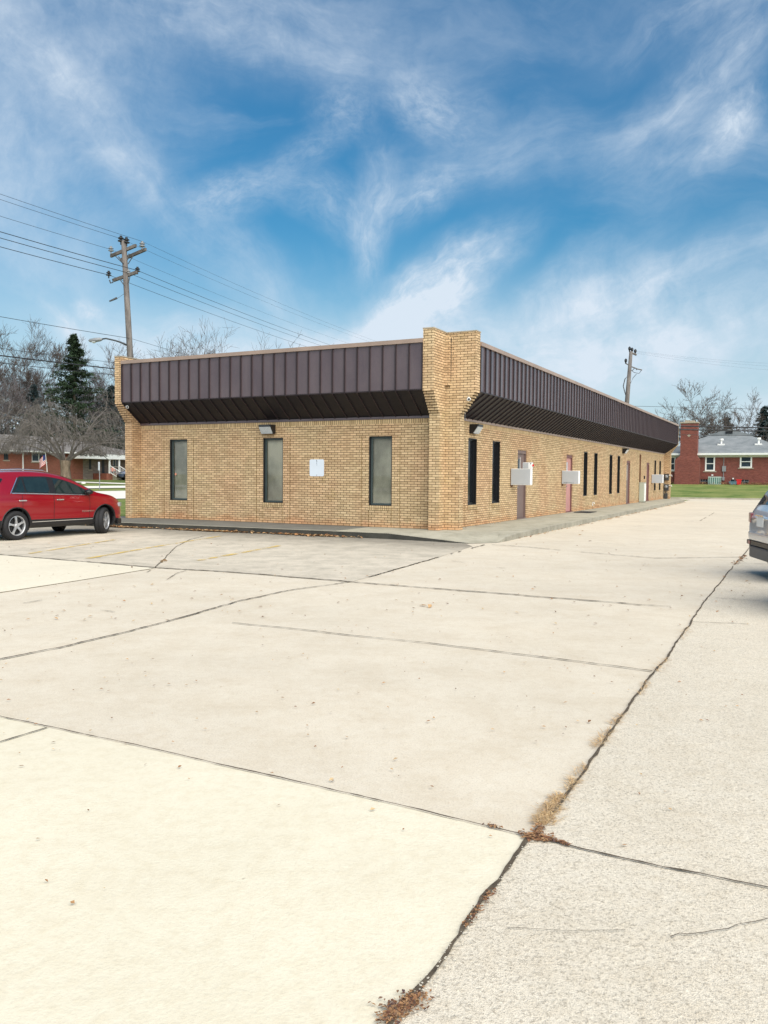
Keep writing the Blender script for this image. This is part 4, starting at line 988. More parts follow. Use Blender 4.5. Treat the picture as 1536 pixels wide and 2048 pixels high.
# thicket far behind the left house
def thicket():
    rd=random.Random(9); K=MB()
    for i in range(5200):
        px=rd.uniform(-60,262); Y=rd.uniform(113,135); b=gz(px,950,Y); h=rd.uniform(2,12)*(1 if rd.random()<.8 else 1.15)
        z0=b.z+rd.uniform(0,h*.7); L_=rd.uniform(.8,3.2); d=Vector((rd.gauss(0,.45),rd.gauss(0,.45),1)).normalized()
        p=Vector((b.x,b.y,z0)); K.tube([p,p+d*L_*.5+Vector((rd.gauss(0,.1),0,0)),p+d*L_],[rd.uniform(.02,.06),.025,.012],3,cap=False)
    for i in range(15000):
        px=rd.uniform(-60,262); Y=rd.uniform(114,135); b=gz(px,950,Y); z=b.z+abs(rd.gauss(0,3.9)); s=rd.uniform(.12,.42)
        c=Vector((b.x,b.y,z)); u=Vector((rd.gauss(0,1),rd.gauss(0,.3),rd.gauss(0,1))).normalized()*s; v=Vector((rd.gauss(0,1),rd.gauss(0,.3),rd.gauss(0,1))).normalized()*s*.6
        K.add([c-u,c+v,c+u,c-v],[(0,1,2,3)],1)
    tag(K.build('far_thicket',[M_['twig2'],M_['needles2']]),'dense dark winter undergrowth and bare brush far behind the left house','undergrowth',kind='stuff')
thicket()
# ------------------------------------------------------------------ left house (long side parallel to the building's long side)
HU=64.; HZ=.72
def hl(px): # along-street coordinate v at which the house front is seen at pixel column px
    r=pray(px,950); k=-HU; # solve (r*t - BC).EX = -HU
    t=(-HU+BC.dot(EX))/(r.dot(EX)); p=r*t; return B_(p)[1]
def hz(px,py):
    r=pray(px,py); t=(-HU+BC.dot(EX))/(r.dot(EX)); return CH+r.z*t
v0,v1,vs_,vp0,vp1=hl(-130),hl(290),hl(128),hl(186),hl(300)
ze=hz(60,903)-HZ
LH=empty('brick_house',W_(-HU,0,HZ),-TH,'long red brick ranch house with brown hip roof beyond the street at left','house')
# local: x = away from street is negative; y along
zb=-.4
def box_wall(nm,mat,x0,x1,y0,y1,z1,ops=()):
    m=MB(); wall_grid(m,'y',y0,y1,zb,z1,list(ops),.12,-1,pos=x1); m.quad((x0,y0,zb),(x1,y0,zb),(x1,y0,z1),(x0,y0,z1)); m.quad((x0,y1,zb),(x1,y1,zb),(x1,y1,z1),(x0,y1,z1)); m.quad((x0,y0,zb),(x0,y1,zb),(x0,y1,z1),(x0,y0,z1)); return m.build(nm,mat,LH)
wins=[(hl(8),hl(17.5),hz(12,920)-HZ,hz(12,904.5)-HZ,'w'),(hl(64),hl(93),hz(75,923.5)-HZ,hz(75,905)-HZ,'w')]
box_wall('wall',M_['redbrick2'],-9,0,v0,hl(166),ze,[w_[:4] for w_ in wins])
w3=(hl(178.5),hl(183),hz(180,939)-HZ,hz(180,916)-HZ)
w4=(hl(226),hl(238),hz(230,934)-HZ,hz(230,917)-HZ)
box_wall('stone_wall',M_['greystone'],-8.9,-.02,hl(166)+.01,v1,ze,[w3,w4])
for a,b,c,d in [x[:4] for x in wins]+[w3,w4]:
    f=MB()
    for q in ((a,a+.09,c,d),(b-.09,b,c,d),(a+.09,b-.09,c,c+.09),(a+.09,b-.09,d-.09,d),((a+b)/2-.04,(a+b)/2+.04,c+.09,d-.09)): f.box(-.10,-.03,q[0],q[1],q[2],q[3])
    fo=f.build('window',M_['white'] if b-a>.9 else M_['darkgrey'],LH); g=MB(); g.box(-.09,-.08,a+.09,b-.09,c+.09,d-.09); g.build('pane',M_['houseglass'],fo)
    s=MB(); s.box(-.1,.06,a-.12,b+.12,c-.12,c-.001); s.build('sill',M_['stonecap'],fo)
# roof
m=MB(); e=.55; zr=hz(110,871)-HZ+.05; ya,yb=v0-e,v1+e; xr=-4.5; ra,rb=hl(48),hl(178)
V=[(e,ya,ze),(e,yb,ze),(-9-e,yb,ze),(-9-e,ya,ze),(xr,ra,zr),(xr,rb,zr)]
m.add(V,[(0,1,5,4),(2,3,4,5),(3,0,4),(1,2,5),(3,2,1,0)]); rf=m.build('roof',M_['shingle2'],LH)
m=MB(); m.box(e-.02,e+.12,ya,hl(168),ze-.08,ze+.07); m.build('gutter',M_['white'],LH)
m=MB(); yy=hl(45.5); m.box(.0,.1,yy-.06,yy+.06,zb,ze-.02); m.tube([(.05,yy,ze-.12),(e,yy-.3,ze+.0)],.06,6); m.build('downspout',M_['white'],LH)
# porch
pd=2.2
m=MB(); m.box(.0,pd,vp0-3.2,vp1,ze-.62,ze-.08); m.build('porch_canopy',M_['white'],LH)
m=MB(); m.box(.01,pd-.1,vp0,vp1,zb,.72); m.build('porch_floor',M_['redbrick2'],LH)
for px in (193,212.5):
    m=MB(); y=hl(px); m.box(pd-.26,pd-.12,y-.09,y+.09,.72,ze-.62); m.build('porch_post',M_['white'],LH)
m=MB(); y=hl(202); 
for k in range(5): m.box(pd-.1+k*.28,pd+.18+k*.28,hl(198),hl(211),zb,.6-k*.15)
m.build('steps',M_['conc_walk'],LH)
for yy in (hl(194),hl(212)):
    m=MB(); 
    for zz in (0,.8): m.tube([(pd-.15,yy,.8+zz),(pd+1.5,yy,.05+zz)],.04,6)
    for k in range(8): t=k/7; m.tube([(pd-.15+1.65*t,yy,.8-.75*t),(pd-.15+1.65*t,yy,1.6-.75*t)],.025,5)
    m.build('railing',M_['white'],LH)
m=MB(); m.box(-.03,.0,hl(204),hl(209),.74,2.7); m.build('front_door',M_['darkgrey'],LH)
# flag
def lawnpt(px,Y): p=dep(px,950,Y); p.z=hgt(p); return p
fp=lawnpt(95,79); fo=empty('flag_pole',fp,0,'small white flagpole with striped red and white flag in front of the left house','flag')
top=dep(95,905,79).z-fp.z
m=MB(); m.tube([(0,0,0),(-.05,0,top*.5),(-.18,0,top)],[.035,.03,.025],8); m.lathe([(0,.1),(.06,.05),(0,0)],8,'z',(-.18,0,top)); m.build('pole',M_['white'],fo)
def flagmat():
    t=NT('striped flag cloth',.8); t.t.nodes; u=t.N.new('ShaderNodeUVMap'); sp=t.N.new('ShaderNodeSeparateXYZ'); t.L.new(u.outputs[0],sp.inputs[0])
    s=t.math('MODULO',t.math('FLOOR',t.math('MULTIPLY',sp.outputs[1],13)),2); st=t.mix(s,(.55,.03,.05),(.75,.74,.72))
    c=t.math('MULTIPLY',t.math('LESS_THAN',sp.outputs[0],.4),t.math('GREATER_THAN',sp.outputs[1],6/13.)); t.color(t.mix(c,st,(.04,.06,.2))); return t.mat
n=16; vs=[];uv=[]
for i in range(n+1):
    for j in range(9):
        u,v=i/n,j/8; x=-.16-.62*u-.12*v*0; z=top-.12-.95+.95*v-1.05*u*.42; vs.append((x*1.0-.0,.09*math.sin(u*7+v*1.5),z-.1*u)); uv.append((u,v))
fs=[(i*9+j,(i+1)*9+j,(i+1)*9+j+1,i*9+j+1) for i in range(n) for j in range(8)]
m=MB(); m.add(vs,fs); fl=m.build('flag',flagmat(),fo,True); ul=fl.data.uv_layers.new(name='UVMap')
for lp in fl.data.loops: ul.data[lp.index].uv=uv[lp.vertex_index]
# street sign
sp_=lawnpt(199,61); o=empty('street_sign',sp_,R(-62),'thin white sign panel on a slim post at the street verge','sign')
zt=dep(202,924,61).z-sp_.z; m=MB(); m.tube([(0,0,0),(.06,0,zt)],.03,7); m.build('post',M_['grey'],o); m=MB(); m.box(-.32,.32,-.05,-.035,zt-.62,zt); m.build('panel',M_['signwhite'],o,bevel=.01)
# blue car on the drive
c4=car('blue_car','dark blue car on the drive of the left house','car',navy); p=gz(247,955,93); place_car(c4,(p.x+2.5,p.y+.9),27+180+30,hgt(p)+.05,.94)
# person
def person():
    p=lawnpt(225,94); o=empty('person',p,R(15),'person in a salmon pink jacket and dark trousers walking by the white porch steps','person')
    V={'pel':(0,0,.92),'waist':(0,.02,1.08),'chest':(0,.06,1.32),'neck':(0,.10,1.47),'head0':(0,.13,1.55),'head1':(0,.15,1.66),'top':(0,.14,1.72),
       'hl':(-.1,0,.88),'kl':(-.11,.06,.48),'al':(-.11,-.02,.08),'tl':(-.12,.13,.04),'hr':(.1,0,.88),'kr':(.11,.02,.48),'ar':(.12,-.14,.10),'tr':(.13,0,.04),
       'sl':(-.17,.06,1.38),'el':(-.23,.02,1.12),'wl':(-.22,.16,.92),'hnl':(-.21,.2,.85),'sr':(.17,.06,1.38),'er':(.27,.04,1.14),'wr':(.30,.2,1.0),'hnr':(.31,.26,.97)}
    Ed=[('pel','waist'),('waist','chest'),('chest','neck'),('neck','head0'),('head0','head1'),('head1','top'),('pel','hl'),('hl','kl'),('kl','al'),('al','tl'),('pel','hr'),('hr','kr'),('kr','ar'),('ar','tr'),('chest','sl'),('sl','el'),('el','wl'),('wl','hnl'),('chest','sr'),('sr','er'),('er','wr'),('wr','hnr')]
    Rr={'pel':.15,'waist':.14,'chest':.17,'neck':.06,'head0':.085,'head1':.1,'top':.06,'hl':.1,'hr':.1,'kl':.07,'kr':.07,'al':.05,'ar':.05,'tl':.04,'tr':.04,'sl':.08,'sr':.08,'el':.055,'er':.055,'wl':.04,'wr':.04,'hnl':.035,'hnr':.035}
    def skin(nm,names,mat,grow_=0,root='pel'):
        ks=[k for k in V if k in names]; idx={k:i for i,k in enumerate(ks)}
        me=bpy.data.meshes.new(nm); me.from_pydata([V[k] for k in ks],[(idx[a],idx[b]) for a,b in Ed if a in idx and b in idx],[]); me.materials.append(mat)
        ob=bpy.data.objects.new(nm,me); C.objects.link(ob); ob.parent=o; sk=ob.modifiers.new('skin','SKIN'); 
        for k,i in idx.items(): r=Rr[k]+grow_; me.skin_vertices[0].data[i].radius=(r,r); me.skin_vertices[0].data[i].use_root=(k==root)
        su=ob.modifiers.new('sub','SUBSURF'); su.levels=1; su.render_levels=1; return ob
    sk=flat('skin',(.5,.3,.22),.6)
    skin('body',list(V),sk)
    skin('jacket',['waist','chest','sl','el','wl','sr','er','wr','pel'],flat('salmon jacket cloth',(.80,.27,.19),.9),.035,'chest')
    skin('trousers',['pel','hl','kl','al','hr','kr','ar'],flat('dark trousers',(.03,.03,.035),.9),.02)
    h=MB(); h.lathe([(0,.12),(.07,.1),(.105,.04),(.11,-.03),(.09,-.07),(.0,-.07)],14,'z',(0,.12,1.65)); h.build('hair',flat('dark hair',(.04,.025,.02),.9),o,True)
    o.scale=(.94,.94,.94)
person()
# white garden rock on lawn
def rock(px,py,s,label):
    p=gz(px,py,74); m=MB(); m.lathe([(0,.16),(.14,.12),(.2,.04),(.18,-.02)],10,'z'); o=m.build('garden_rock',M_['white'],None,True,loc=p+Vector((0,0,.04))); tag(o,label,'rock')
rock(167,968,1,'small white rock on the lawn of the left house')
# ------------------------------------------------------------------ right house (long side parallel to the short side of the office)
HV=62.5; RZ=.93
def rx(px):
    r=pray(px,950); t=(HV+BC.dot(EY))/(r.dot(EY)); return B_(r*t)[0]
def rzz(px,py,off=0):
    r=pray(px,py); t=(HV+off+BC.dot(EY))/(r.dot(EY)); return CH+r.z*t-RZ
RH=empty('red_brick_house',W_(0,HV,RZ),-TH,'red brick house with tall chimney and grey roof behind the lawn at right','house')
x0,x1=rx(1322),rx(1584); ze=rzz(1430,908)
wn=[(rx(1338),rx(1350.5),rzz(1345,941.5),rzz(1345,913.5)),(rx(1410),rx(1429),rzz(1420,942),rzz(1420,912.5)),(rx(1479.5),rx(1503),rzz(1490,935.5),rzz(1490,911))]
bw=[(rx(1401),rx(1420),.02,.42),(rx(1461),rx(1498),.02,.42)]
m=MB(); wall_grid(m,'x',x0,x1,-.4,ze,wn+bw,.12,1); m.quad((x0,0,-.4),(x0,9,-.4),(x0,9,ze),(x0,0,ze)); m.quad((x1,0,-.4),(x1,9,-.4),(x1,9,ze),(x1,0,ze)); m.quad((x0,9,-.4),(x1,9,-.4),(x1,9,ze),(x0,9,ze)); m.build('wall',M_['redbrick'],RH)
for k,(a,b,c,d) in enumerate(wn):
    f=MB(); t_=.11
    for q in ((a-.02,a+t_,c,d),(b-t_,b+.02,c,d),(a+t_,b-t_,c,c+t_),(a+t_,b-t_,d-t_,d),(a+t_,b-t_,(c+d)/2-.035,(c+d)/2+.035)): f.box(q[0],q[1],-.03,.08,q[2],q[3])
    fo=f.build('window',M_['white'],RH); g=MB(); g.box(a+t_,b-t_,.05,.06,c+t_,d-t_); g.build('pane',M_['houseglass'],fo); s=MB(); s.box(a-.16,b+.16,-.07,.1,c-.10,c-.001); s.build('sill',M_['stonecap'],fo)
for a,b,c,d in bw:
    f=MB(); 
    for k in range(5): xx=a+(b-a)*k/4; f.box(xx-.02,xx+.02,.02,.1,c,d)
    f.box(a,b,.02,.1,(c+d)/2-.015,(c+d)/2+.015); fo=f.build('basement_window',M_['grey'],RH); g=MB(); g.box(a,b,.09,.1,c,d); g.build('pane',M_['houseglass'],fo)
e=.5; zr=rzz(1442,862,4.5)+.15; xr0,xr1=rx(1431),rx(1466)
m=MB(); sof=.02
V=[(x0-e,-e,ze+sof),(x1+e,-e,ze+sof),(x1+e,9+e,ze+sof),(x0-e,9+e,ze+sof)]
# hip roof with a small gablet ridge seen end on
hx=rx(1448); V+= [(hx-1.6,4.6,zr-.5),(hx+1.6,4.6,zr-.5)]
m.add(V,[(0,1,5,4),(2,3,4,5),(3,0,4),(1,2,5),(3,2,1,0)])
hx2=hx*1.12; 
m.add([(hx-2.3,4.3,zr-.62),(hx+2.3,4.3,zr-.62),(hx,4.3,zr),(hx-2.3,6.6,zr-.7),(hx+2.3,6.6,zr-.7),(hx,6.6,zr)],[(0,1,2),(0,2,5,3),(1,4,5,2)])
roof=m.build('roof',M_['shingle'],RH)
m=MB(); m.box(hx-.32,hx+.32,4.22,4.28,zr-.42,zr-.2); m.build('roof_vent',M_['black'],roof)
m=MB(); m.box(x0-e-.02,x1+e,-e-.1,-e+.02,ze-.10,ze+.07); m.box(x0-e,x1+e,-e+.03,-.02,ze-.16,ze-.03); m.box(x0,x1,-.05,-.001,ze-.3,ze-.16); m.build('gutter',M_['white'],RH)
def ventpipe(px,py,h,mat):
    X=rx(px)*1.0; yy=.9 if py>900 else 1.9; zz=ze+(zr-.5-ze)*(yy+e)/(4.6+e); m=MB(); m.box(X-.3,X+.3,yy-.25,yy+.2,zz-.08,zz+.06); m.tube([(X,yy,zz),(X,yy,zz+h)],.09,8); 
    if mat=='white': m.tube([(X,yy,zz+h-.12),(X,yy,zz+h+.05)],.2,8)
    m.build('vent_pipe',M_[mat],roof)
ventpipe(1437,889,.5,'white'); ventpipe(1513,898,.55,'white')
m=MB(); c0,c1=rx(1362),rx(1395.5); zc_=rzz(1378,846,-1.3); b0,b1=rx(1352),rx(1400.5); zs_=rzz(1378,914,-1.0)
m.box(c0,c1,-.95,-.06,zs_-.1,zc_); m.box(b0,b1,-1.0,-.001,-.4,zs_-.25)
m.add([(b0,-1.,zs_-.25),(b1,-1.,zs_-.25),(b1,-.001,zs_-.25),(b0,-.001,zs_-.25),(c0-.003,-.96,zs_+.12),(c1+.003,-.96,zs_+.12),(c1+.003,-.05,zs_+.12),(c0-.003,-.05,zs_+.12)],[(0,1,5,4),(1,2,6,5),(2,3,7,6),(3,0,4,7)])
ch=m.build('chimney',M_['redbrick'],RH); m=MB(); m.box(c0-.06,c1+.06,-1.02,.0,zc_,zc_+.12); m.build('chimney_cap',M_['stonecap'],ch)
m=MB(); m.box(c0+.3,c0+.75,-.7,-.3,zc_+.12,zc_+.3); m.box(c1-.8,c1-.3,-.7,-.3,zc_+.12,zc_+.26); m.build('flue',M_['stonecap'],ch)
m=MB(); m.prism([(0,.14),(.16,0),(0,-.14),(-.16,0)],'y',-.97,-.952); dm=m.build('diamond_stone',M_['stonecap'],ch); dm.location=((c0+c1)/2,0,rzz(1377,871,-1))
m=MB(); xx=rx(1447); m.tube([(xx,-.05,.3),(xx,-.05,ze-.3)],.03,6); m.box(xx-.12,xx+.2,-.16,-.002,1.15,1.65); m.box(xx-.1,xx+.1,-.12,-.002,.35,.65); m.build('service_box',M_['grey'],RH)
m=MB(); m.box(rx(1423),rx(1426.5),-.03,-.002,rzz(1425,951.5),rzz(1425,948.8)); m.box(rx(1465),rx(1468),-.03,-.002,rzz(1466,958.5),rzz(1466,955.8)); m.build('wall_vent',M_['white'],RH)
o=empty('air_conditioner',W_(rx(1418.5),HV-.9,hgt(W_(rx(1418.5),HV-.9))),-TH,'low white and green air conditioner unit on the lawn by the red brick wall','air conditioner'); aw=rx(1444)-rx(1418.5)
m=MB(); m.box(0,aw,0,.7,.62,.70); 
for k in range(7): X=aw*k/6; m.box(X-.03 if k else 0,X+.03 if k<6 else aw,0,.03,.0,.62)
m.box(0,aw,0,.02,0,.05); m.build('casing',flat('pale green metal',(.42,.52,.47),.5),o); m=MB(); m.box(.02,aw-.02,.04,.68,.0,.615); m.build('grille',flat('green grey coil',(.10,.2,.18),.6),o)
def bin_(px0,px1,h,mat,label,name):
    a,b=rx(px0),rx(px1); p=W_(a,HV-.8,0); p.z=hgt(p); m=MB(); m.prism([(0,0),(b-a,0),(b-a+.05,h),(-.05,h)],'y',0,.45); m.box(-.08,b-a+.08,-.04,.49,h+.001,h+.05); tag(m.build(name,M_[mat],loc=p,rz=-TH),label,'container')
bin_(1475.5,1483,.42,'red','small red container on the ground by the right house','red_container'); bin_(1461,1474,.22,'bluebin','low blue green tub beside the small red container','garden_tub')
# low shrubs/plant litter at house base
m=MB(); rd=random.Random(4)
for i in range(900):
    X=rd.uniform(x0,x1); p=W_(X,HV-rd.uniform(.1,1.0)); z=hgt(p)+rd.uniform(0,.18); s=rd.uniform(.04,.1); c=Vector((p.x,p.y,z)); u=Vector((rd.gauss(0,1),rd.gauss(0,1),rd.gauss(0,1))).normalized()*s; v=Vector((rd.gauss(0,1),rd.gauss(0,1),rd.gauss(0,1))).normalized()*s*.6; m.add([c-u,c+v,c+u,c-v],[(0,1,2,3)])
tag(m.build('plant_litter',M_['debris']),'brown plant litter along the foot of the right house','plant litter',kind='stuff')
# lawn tufts at the far lawn
# ------------------------------------------------------------------ utility poles and wires
WA=R(23.3); WDv=Vector((math.sin(WA),math.cos(WA),0)); WX=Vector((math.cos(WA),-math.sin(WA),0))
pb=Vector((-11.33,38,0)); ptp=dep(247.5,482,38)
PL=empty('utility_pole',pb,-WA,'weathered wooden utility pole with two crossarms behind the left end','utility pole')
def loc_(p): d=p-pb; return Vector((d.dot(WX),d.dot(WDv),d.z))
tp=loc_(ptp)
m=MB(); m.tube([(0,0,-.3),tuple(tp*.5),tuple(tp)],[.165,.14,.115],14); m.build('pole',M_['pole'],PL,True)
def arm(px0,py0,px1,py1,par,yo,th=.11,nm='crossarm'):
    a,b=loc_(dep(px0,py0,38)),loc_(dep(px1,py1,38)); a.y=b.y=yo
    m=MB(); d=(b-a); m.add([a+Vector((0,sy*th/2,sz*th*.6)) for sz in (-1,1) for sy in (-1,1)]+[b+Vector((0,sy*th/2,sz*th*.6)) for sz in (-1,1) for sy in (-1,1)],[(0,1,3,2),(4,6,7,5),(0,4,5,1),(2,3,7,6),(0,2,6,4),(1,5,7,3)]); return m.build(nm,M_['pole'],par)
arm(210,508,279,494,PL,-.2); arm(221,513,290,498,PL,.2); arm(216,557,279,546.5,PL,-.16)
m=MB()
for a,b in (((231,512),(246,527)),((237,513),(247,527)),((271,504),(256,528)),((258,507),(255,520)),((238,556),(248,570)),((260,552),(257,566))):
    m.tube([loc_(dep(*a,37.85)),loc_(dep(*b,37.85))],.022,5)
m.build('brace',M_['darkgrey'],PL)
def insul(px,py,s=1,mat='black',par=PL,Y=38):
    p=loc_(dep(px,py,Y)); m=MB(); m.lathe([(.0,.24*s),(.05*s,.23*s),(.05*s,.18*s),(.11*s,.15*s),(.11*s,.12*s),(.05*s,.11*s),(.05*s,.08*s),(.12*s,.05*s),(.12*s,.02*s),(.03*s,.0),(.03*s,-.1*s)],10,'z',tuple(p)); m.build('insulator',M_[mat],par)
for a in ((242,484,1.2),(253,487,1.2),(284.5,494,1.1),(222,503,1.),(275,544,1.),(217.5,552,1.),(257,547,.8)): insul(*a,mat='black' if a[0] in (242,253,217.5,275) else 'grey')
m=MB(); m.tube([loc_(dep(219,560,38)),loc_(dep(221,566,38)),loc_(dep(226,565,38)),loc_(dep(225,558,38))],.03,6); m.build('cutout_fuse',M_['darkgrey'],PL)
m=MB(); m.tube([loc_(dep(249,587,38)),loc_(dep(236,596,37.6))],.008,4); m.tube([loc_(dep(234,596,37.6)),loc_(dep(219,602.5,37.4))],[.05,.035],7); m.build('guy_link',M_['darkgrey'],PL)
# street light on the pole
sl0=loc_(dep(253,690,38)); sl1=loc_(dep(230,681,38)); sl2=loc_(dep(212,677,38)); sl3=loc_(dep(205,678,38))
m=MB(); m.tube([sl0,sl0.lerp(sl1,.5)+Vector((0,0,.02)),sl1,sl2,sl3],[.045,.04,.035,.035,.035],8); ar=m.build('lamp_arm',M_['darkgrey'],PL,True)
a,b=loc_(dep(205,678.5,38)),loc_(dep(177,681.5,38)); d=b-a; m=MB(); m.tube([a,a+d*.15,a+d*.5,a+d*.9,b],[.04,.085,.10,.075,.02],10); lh=m.build('lamp_head',M_['grey'],ar,True); lh.scale=(1,1,1)
m=MB(); c=a+d*.62-Vector((0,0,.06)); m.lathe([(.0,-.09),(.09,-.05),(.11,0)],12,'z',tuple(c)); m.build('lamp_lens',M_['lens'],lh)
# wires: each its own object, from a pole point back towards the camera side and on to the far side
def wire(name,p,label,r=.0075,back=44,fwd=46,sag=.55,dz0=0,dz1=0,dr=0.):
    m=MB()
    for sgn,L_,dz in ((-1,back,dz0),(1,fwd,dz1)):
        if not L_: continue
        pts=[]
        for i in range(25):
            t=i/24; q=p+WDv*sgn*L_*t+WX*dr*sgn*L_*t; q.z+=dz*t-4*sag*t*(1-t); pts.append(q)
        m.tube([q-p for q in pts],r if sgn<0 else [r*(.75-.55*i/24) for i in range(25)],4)
    tag(m.build(name,M_['wire'],loc=p),label,'wire','overhead wires along the street')
wire('power_line',dep(285,483,38),'topmost wire, on the right end insulator of the pole')
wire('power_line',dep(241,477,38),'wire on the left insulator at the very top of the pole')
wire('power_line',dep(222,499,38),'wire over the left end of the upper crossarm')
wire('power_line',dep(275,541,38),'wire on the right end of the lower crossarm',.014)
wire('power_line',dep(257,546,38),'wire beside the pole at the lower crossarm',.013)
wire('power_line',dep(217.5,550,38),'wire on the left end of the lower crossarm',.013)
wire('telephone_cable',dep(262,677,38),'thin cable meeting the pole just above the street lamp arm',.010)
wire('telephone_cable',dep(262,729,38),'thin dark cable just above the thick cable, left of the end pier',.008)
wire('telephone_cable',dep(262,741,38),'thick dark cable passing behind the left end pier',.024)
wire('telephone_cable',dep(262,753,38),'lowest dark cable crossing in front of the spruce',.012)
# matching far and near poles carry the wires beyond the frame
# right hand pole
rb_=Vector((17.3,60,0)); rt_=dep(1262,703,60)
m0=bpy.data.objects.new
PR=empty('wooden_pole',rb_,-TH,'wooden utility pole standing behind the long metal roof at right','utility pole')
def loc2(p): d=p-rb_; return Vector((d.dot(EX),d.dot(EY),d.z))
m=MB(); m.tube([(0,0,0),loc2(dep(1253.5,810,60)),loc2(rt_)],[.17,.165,.12],12); m.build('pole',M_['pole'],PR,True)
m=MB(); a,b=loc2(dep(1259,704,60)),loc2(dep(1273,710,60)); m.tube([a,b],.07,6); m.tube([loc2(dep(1252,727,60)),loc2(dep(1262,733,60)),loc2(dep(1275,738,60)),loc2(dep(1284,740,60))],.04,6); m.build('crossarm',M_['pole'],PR)
m=MB()
for q in ((1259,701),(1264,703),(1270.5,706),(1251.5,725)): m.lathe([(0,.3),(.09,.22),(.1,.1),(.05,0),(.04,-.1)],8,'z',tuple(loc2(dep(*q,60))))
m.build('insulators',M_['black'],PR)
m=MB(); m.tube([loc2(dep(1262,740,60)),loc2(dep(1268,745,60)),loc2(dep(1278,747,60)),loc2(dep(1284,739,60))],.02,5); m.tube([loc2(dep(1274,740,60)),loc2(dep(1270,735,60)),loc2(dep(1264,742,60))],.03,5)
m.tube([loc2(dep(1258,748,60)),loc2(dep(1250,758,60)),loc2(dep(1246.5,772,60)),loc2(dep(1249,782,60)),loc2(dep(1252,792,60))],.035,6); m.tube([loc2(dep(1273,748,60)),loc2(dep(1266,756,60)),loc2(dep(1261,767,60))],.02,5); m.build('jumper_cables',M_['darkgrey'],PR)
def span(name,a,b,label,r=.02,sag=.4):
    m=MB(); pts=[]
    for i in range(25):
        t=i/24; q=a.lerp(b,t); q.z-=4*sag*t*(1-t); pts.append(q-a)
    m.tube(pts,r,4); tag(m.build(name,M_['wire'],loc=a),label,'wire','wires at the right hand pole')
R0=lambda px,py,Y=60: dep(px,py,Y)
span('power_line',R0(1259,700),R0(1700,730,62),'uppermost faint wire running right from the right hand pole',.003,.3)
span('power_line',R0(1264,702),R0(1700,738,62),'second faint wire running right from the right hand pole',.003,.3)
span('power_line',R0(1271,706),R0(1700,748,62),'third faint wire running right from the right hand pole',.003,.3)
span('telephone_cable',R0(1256,812),R0(1700,822,62),'thin wire crossing the bare trees above the chimney',.012,.0)
span('telephone_cable',R0(1256,850),R0(1700,859,62),'pale thick cable crossing in front of the brick chimney',.045,.0)
span('telephone_cable',R0(1256,857),R0(1700,866,62),'dark thick cable just below the pale cable at the chimney',.045,.0)
span('telephone_cable',R0(1256,868),R0(1700,874,62),'thin lowest cable crossing the chimney',.014,.0)
# ------------------------------------------------------------------ litter
def leaf(m,p,s,rd):
    a=rd.uniform(0,6.28); u=Vector((math.cos(a),math.sin(a),rd.uniform(-.3,.3)))*s; v=Vector((-math.sin(a),math.cos(a),rd.uniform(-.3,.3)))*s*rd.uniform(.4,.7)
    up=Vector((0,0,s*.35)); m.add([p-u,p-v*.9+up*.5,p+u+up*.3,p+v+up],[(0,1,2),(0,2,3)])
m=MB(); rd=random.Random(8)
for i in range(1300):
    x=rd.uniform(-9.4,-1.2) if rd.random()<.75 else rd.gauss(-6.,1.4); dens=.5+.5*math.sin(x*2.1+1); 
    if rd.random()>dens*.9+.1: continue
    y=S_edge(x)-abs(rd.gauss(0,.09))-.02; p=W_(x,y,.016+abs(rd.gauss(0,.012))); leaf(m,p,rd.uniform(.03,.075),rd)
tag(m.build('leaf_litter',M_['leaf']),'brown fallen leaves gathered in the gutter of the dark kerb','leaves',kind='stuff')
m=MB()
for i in range(520):
    y=rd.uniform(-1.,33); x=1.98-(y-2)*.012+abs(rd.gauss(0,.08))+.02
    if rd.random()>.35+.6*(math.sin(y*1.3)>.2): continue
    leaf(m,W_(x,y,.012+abs(rd.gauss(0,.01))),rd.uniform(.015,.05),rd)
for i in range(60): leaf(m,W_(rd.uniform(.03,.3),rd.choice([.6,1.9,2.9,3.2,12.1,22.5])+rd.gauss(0,.25),WZ+.02),rd.uniform(.015,.04),rd)
tag(m.build('kerb_leaves',M_['leaf']),'sparse dark leaves along the kerb of the long walk','leaves',kind='stuff')
m=MB()
for i in range(460):
    px,py=rd.uniform(0,1530),1085+abs(rd.gauss(0,230)); 
    if py>2040: continue
    leaf(m,gnd(px,py,.014),rd.uniform(.006,.016)*(1 if py>1250 else 1.8),rd)
for px,py,s in ((327,1122,.09),(322,1124,.07),(1180,1082,.05),(1160,1070,.05),(1165,1062,.05),(860,1213,.05),(846,1211,.05),(93,1761,.01),(209,1776,.006),(145,1805,.012),(663,1559,.016),(666,1561,.01),(1340,1618,.012),(783,1538,.012),(864,1573,.012),(1250,1690,.014)): leaf(m,gnd(px,py,.014),s,rd)
tag(m.build('scattered_leaves',M_['leaf']),'tiny leaves and specks scattered over the open concrete','leaves',kind='stuff')
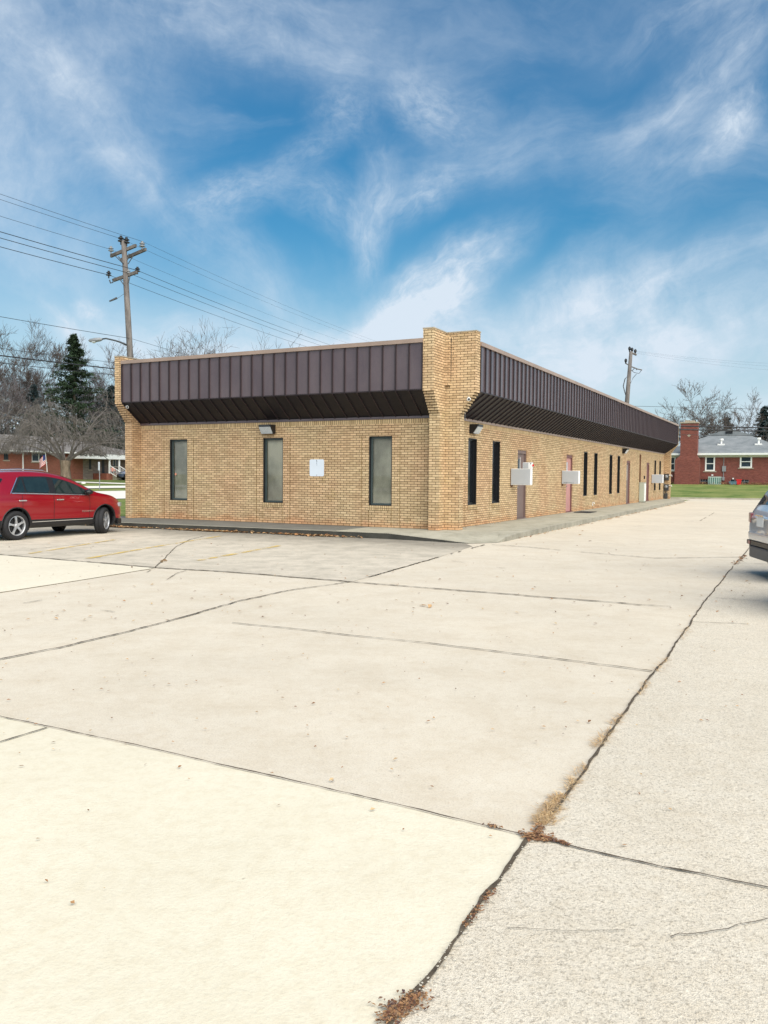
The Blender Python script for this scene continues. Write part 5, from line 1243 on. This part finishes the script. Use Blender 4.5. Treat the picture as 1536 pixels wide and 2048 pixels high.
# straw tufts in the joint
def tufts(name,segs,mat,label,hmax=.06):
    m=MB(); rd=random.Random(12)
    for (a,b,n,wd,h) in segs:
        A,B=gnd(*a),gnd(*b); d=(B-A).normalized(); nn=Vector((-d.y,d.x,0))
        for i in range(n):
            p=A.lerp(B,rd.random())+nn*rd.gauss(0,wd)*1.; p.z=.008; an=rd.uniform(0,6.28); l=h*rd.uniform(.3,1.1); dr=Vector((math.cos(an),math.sin(an),rd.uniform(.05,.5))).normalized(); w=Vector((-math.sin(an),math.cos(an),0))*.0016
            q=p+dr*l*.6; e_=p+dr*l+Vector((math.cos(an)*l*.3,math.sin(an)*l*.3,-l*.12)); e_.z=max(.01,e_.z); m.add([p-w,p+w,q+w*.8,q-w*.8,e_],[(0,1,2,3),(3,2,4)])
    tag(m.build(name,M_[mat]),label,'dry grass',kind='stuff')
tufts('dry_grass',[((1082,1652),(1105,1612),560,.02,.045),((1105,1612),(1124,1590),260,.014,.04),((1135,1583),(1152,1560),120,.012,.05),((1152,1552),(1168,1530),60,.012,.05),((1188,1498),(1222,1460),160,.014,.06),((1224,1452),(1245,1430),90,.012,.06),
 ((1278,1392),(1296,1366),70,.014,.06),((1312,1345),(1335,1318),80,.016,.07),((1360,1282),(1378,1256),60,.018,.07)],'straw','straw coloured dry grass tufts growing from the long pavement joint')
m=MB(); rd=random.Random(15)
for a,b,n,wd,s in (((1050,1676),(1100,1684),260,.018,.010),((770,2045),(838,2000),420,.02,.0075),((975,1656),(998,1660),40,.008,.008),((1100,1684),(1140,1696),90,.006,.009),((1075,1672),(1082,1655),60,.012,.01),((930,1860),(985,1785),120,.008,.007),((1470,1130),(1490,1112),60,.03,.03)):
    A,B=gnd(*a),gnd(*b)
    for i in range(n):
        p=A.lerp(B,rd.random())+Vector((rd.gauss(0,wd),rd.gauss(0,wd),0)); p.z=.012+abs(rd.gauss(0,.0015)); leaf(m,p,s*rd.uniform(.5,1.3),rd)
tag(m.build('joint_debris',M_['debris']),'red brown leaf crumbs packed where the foreground joints cross','debris',kind='stuff')
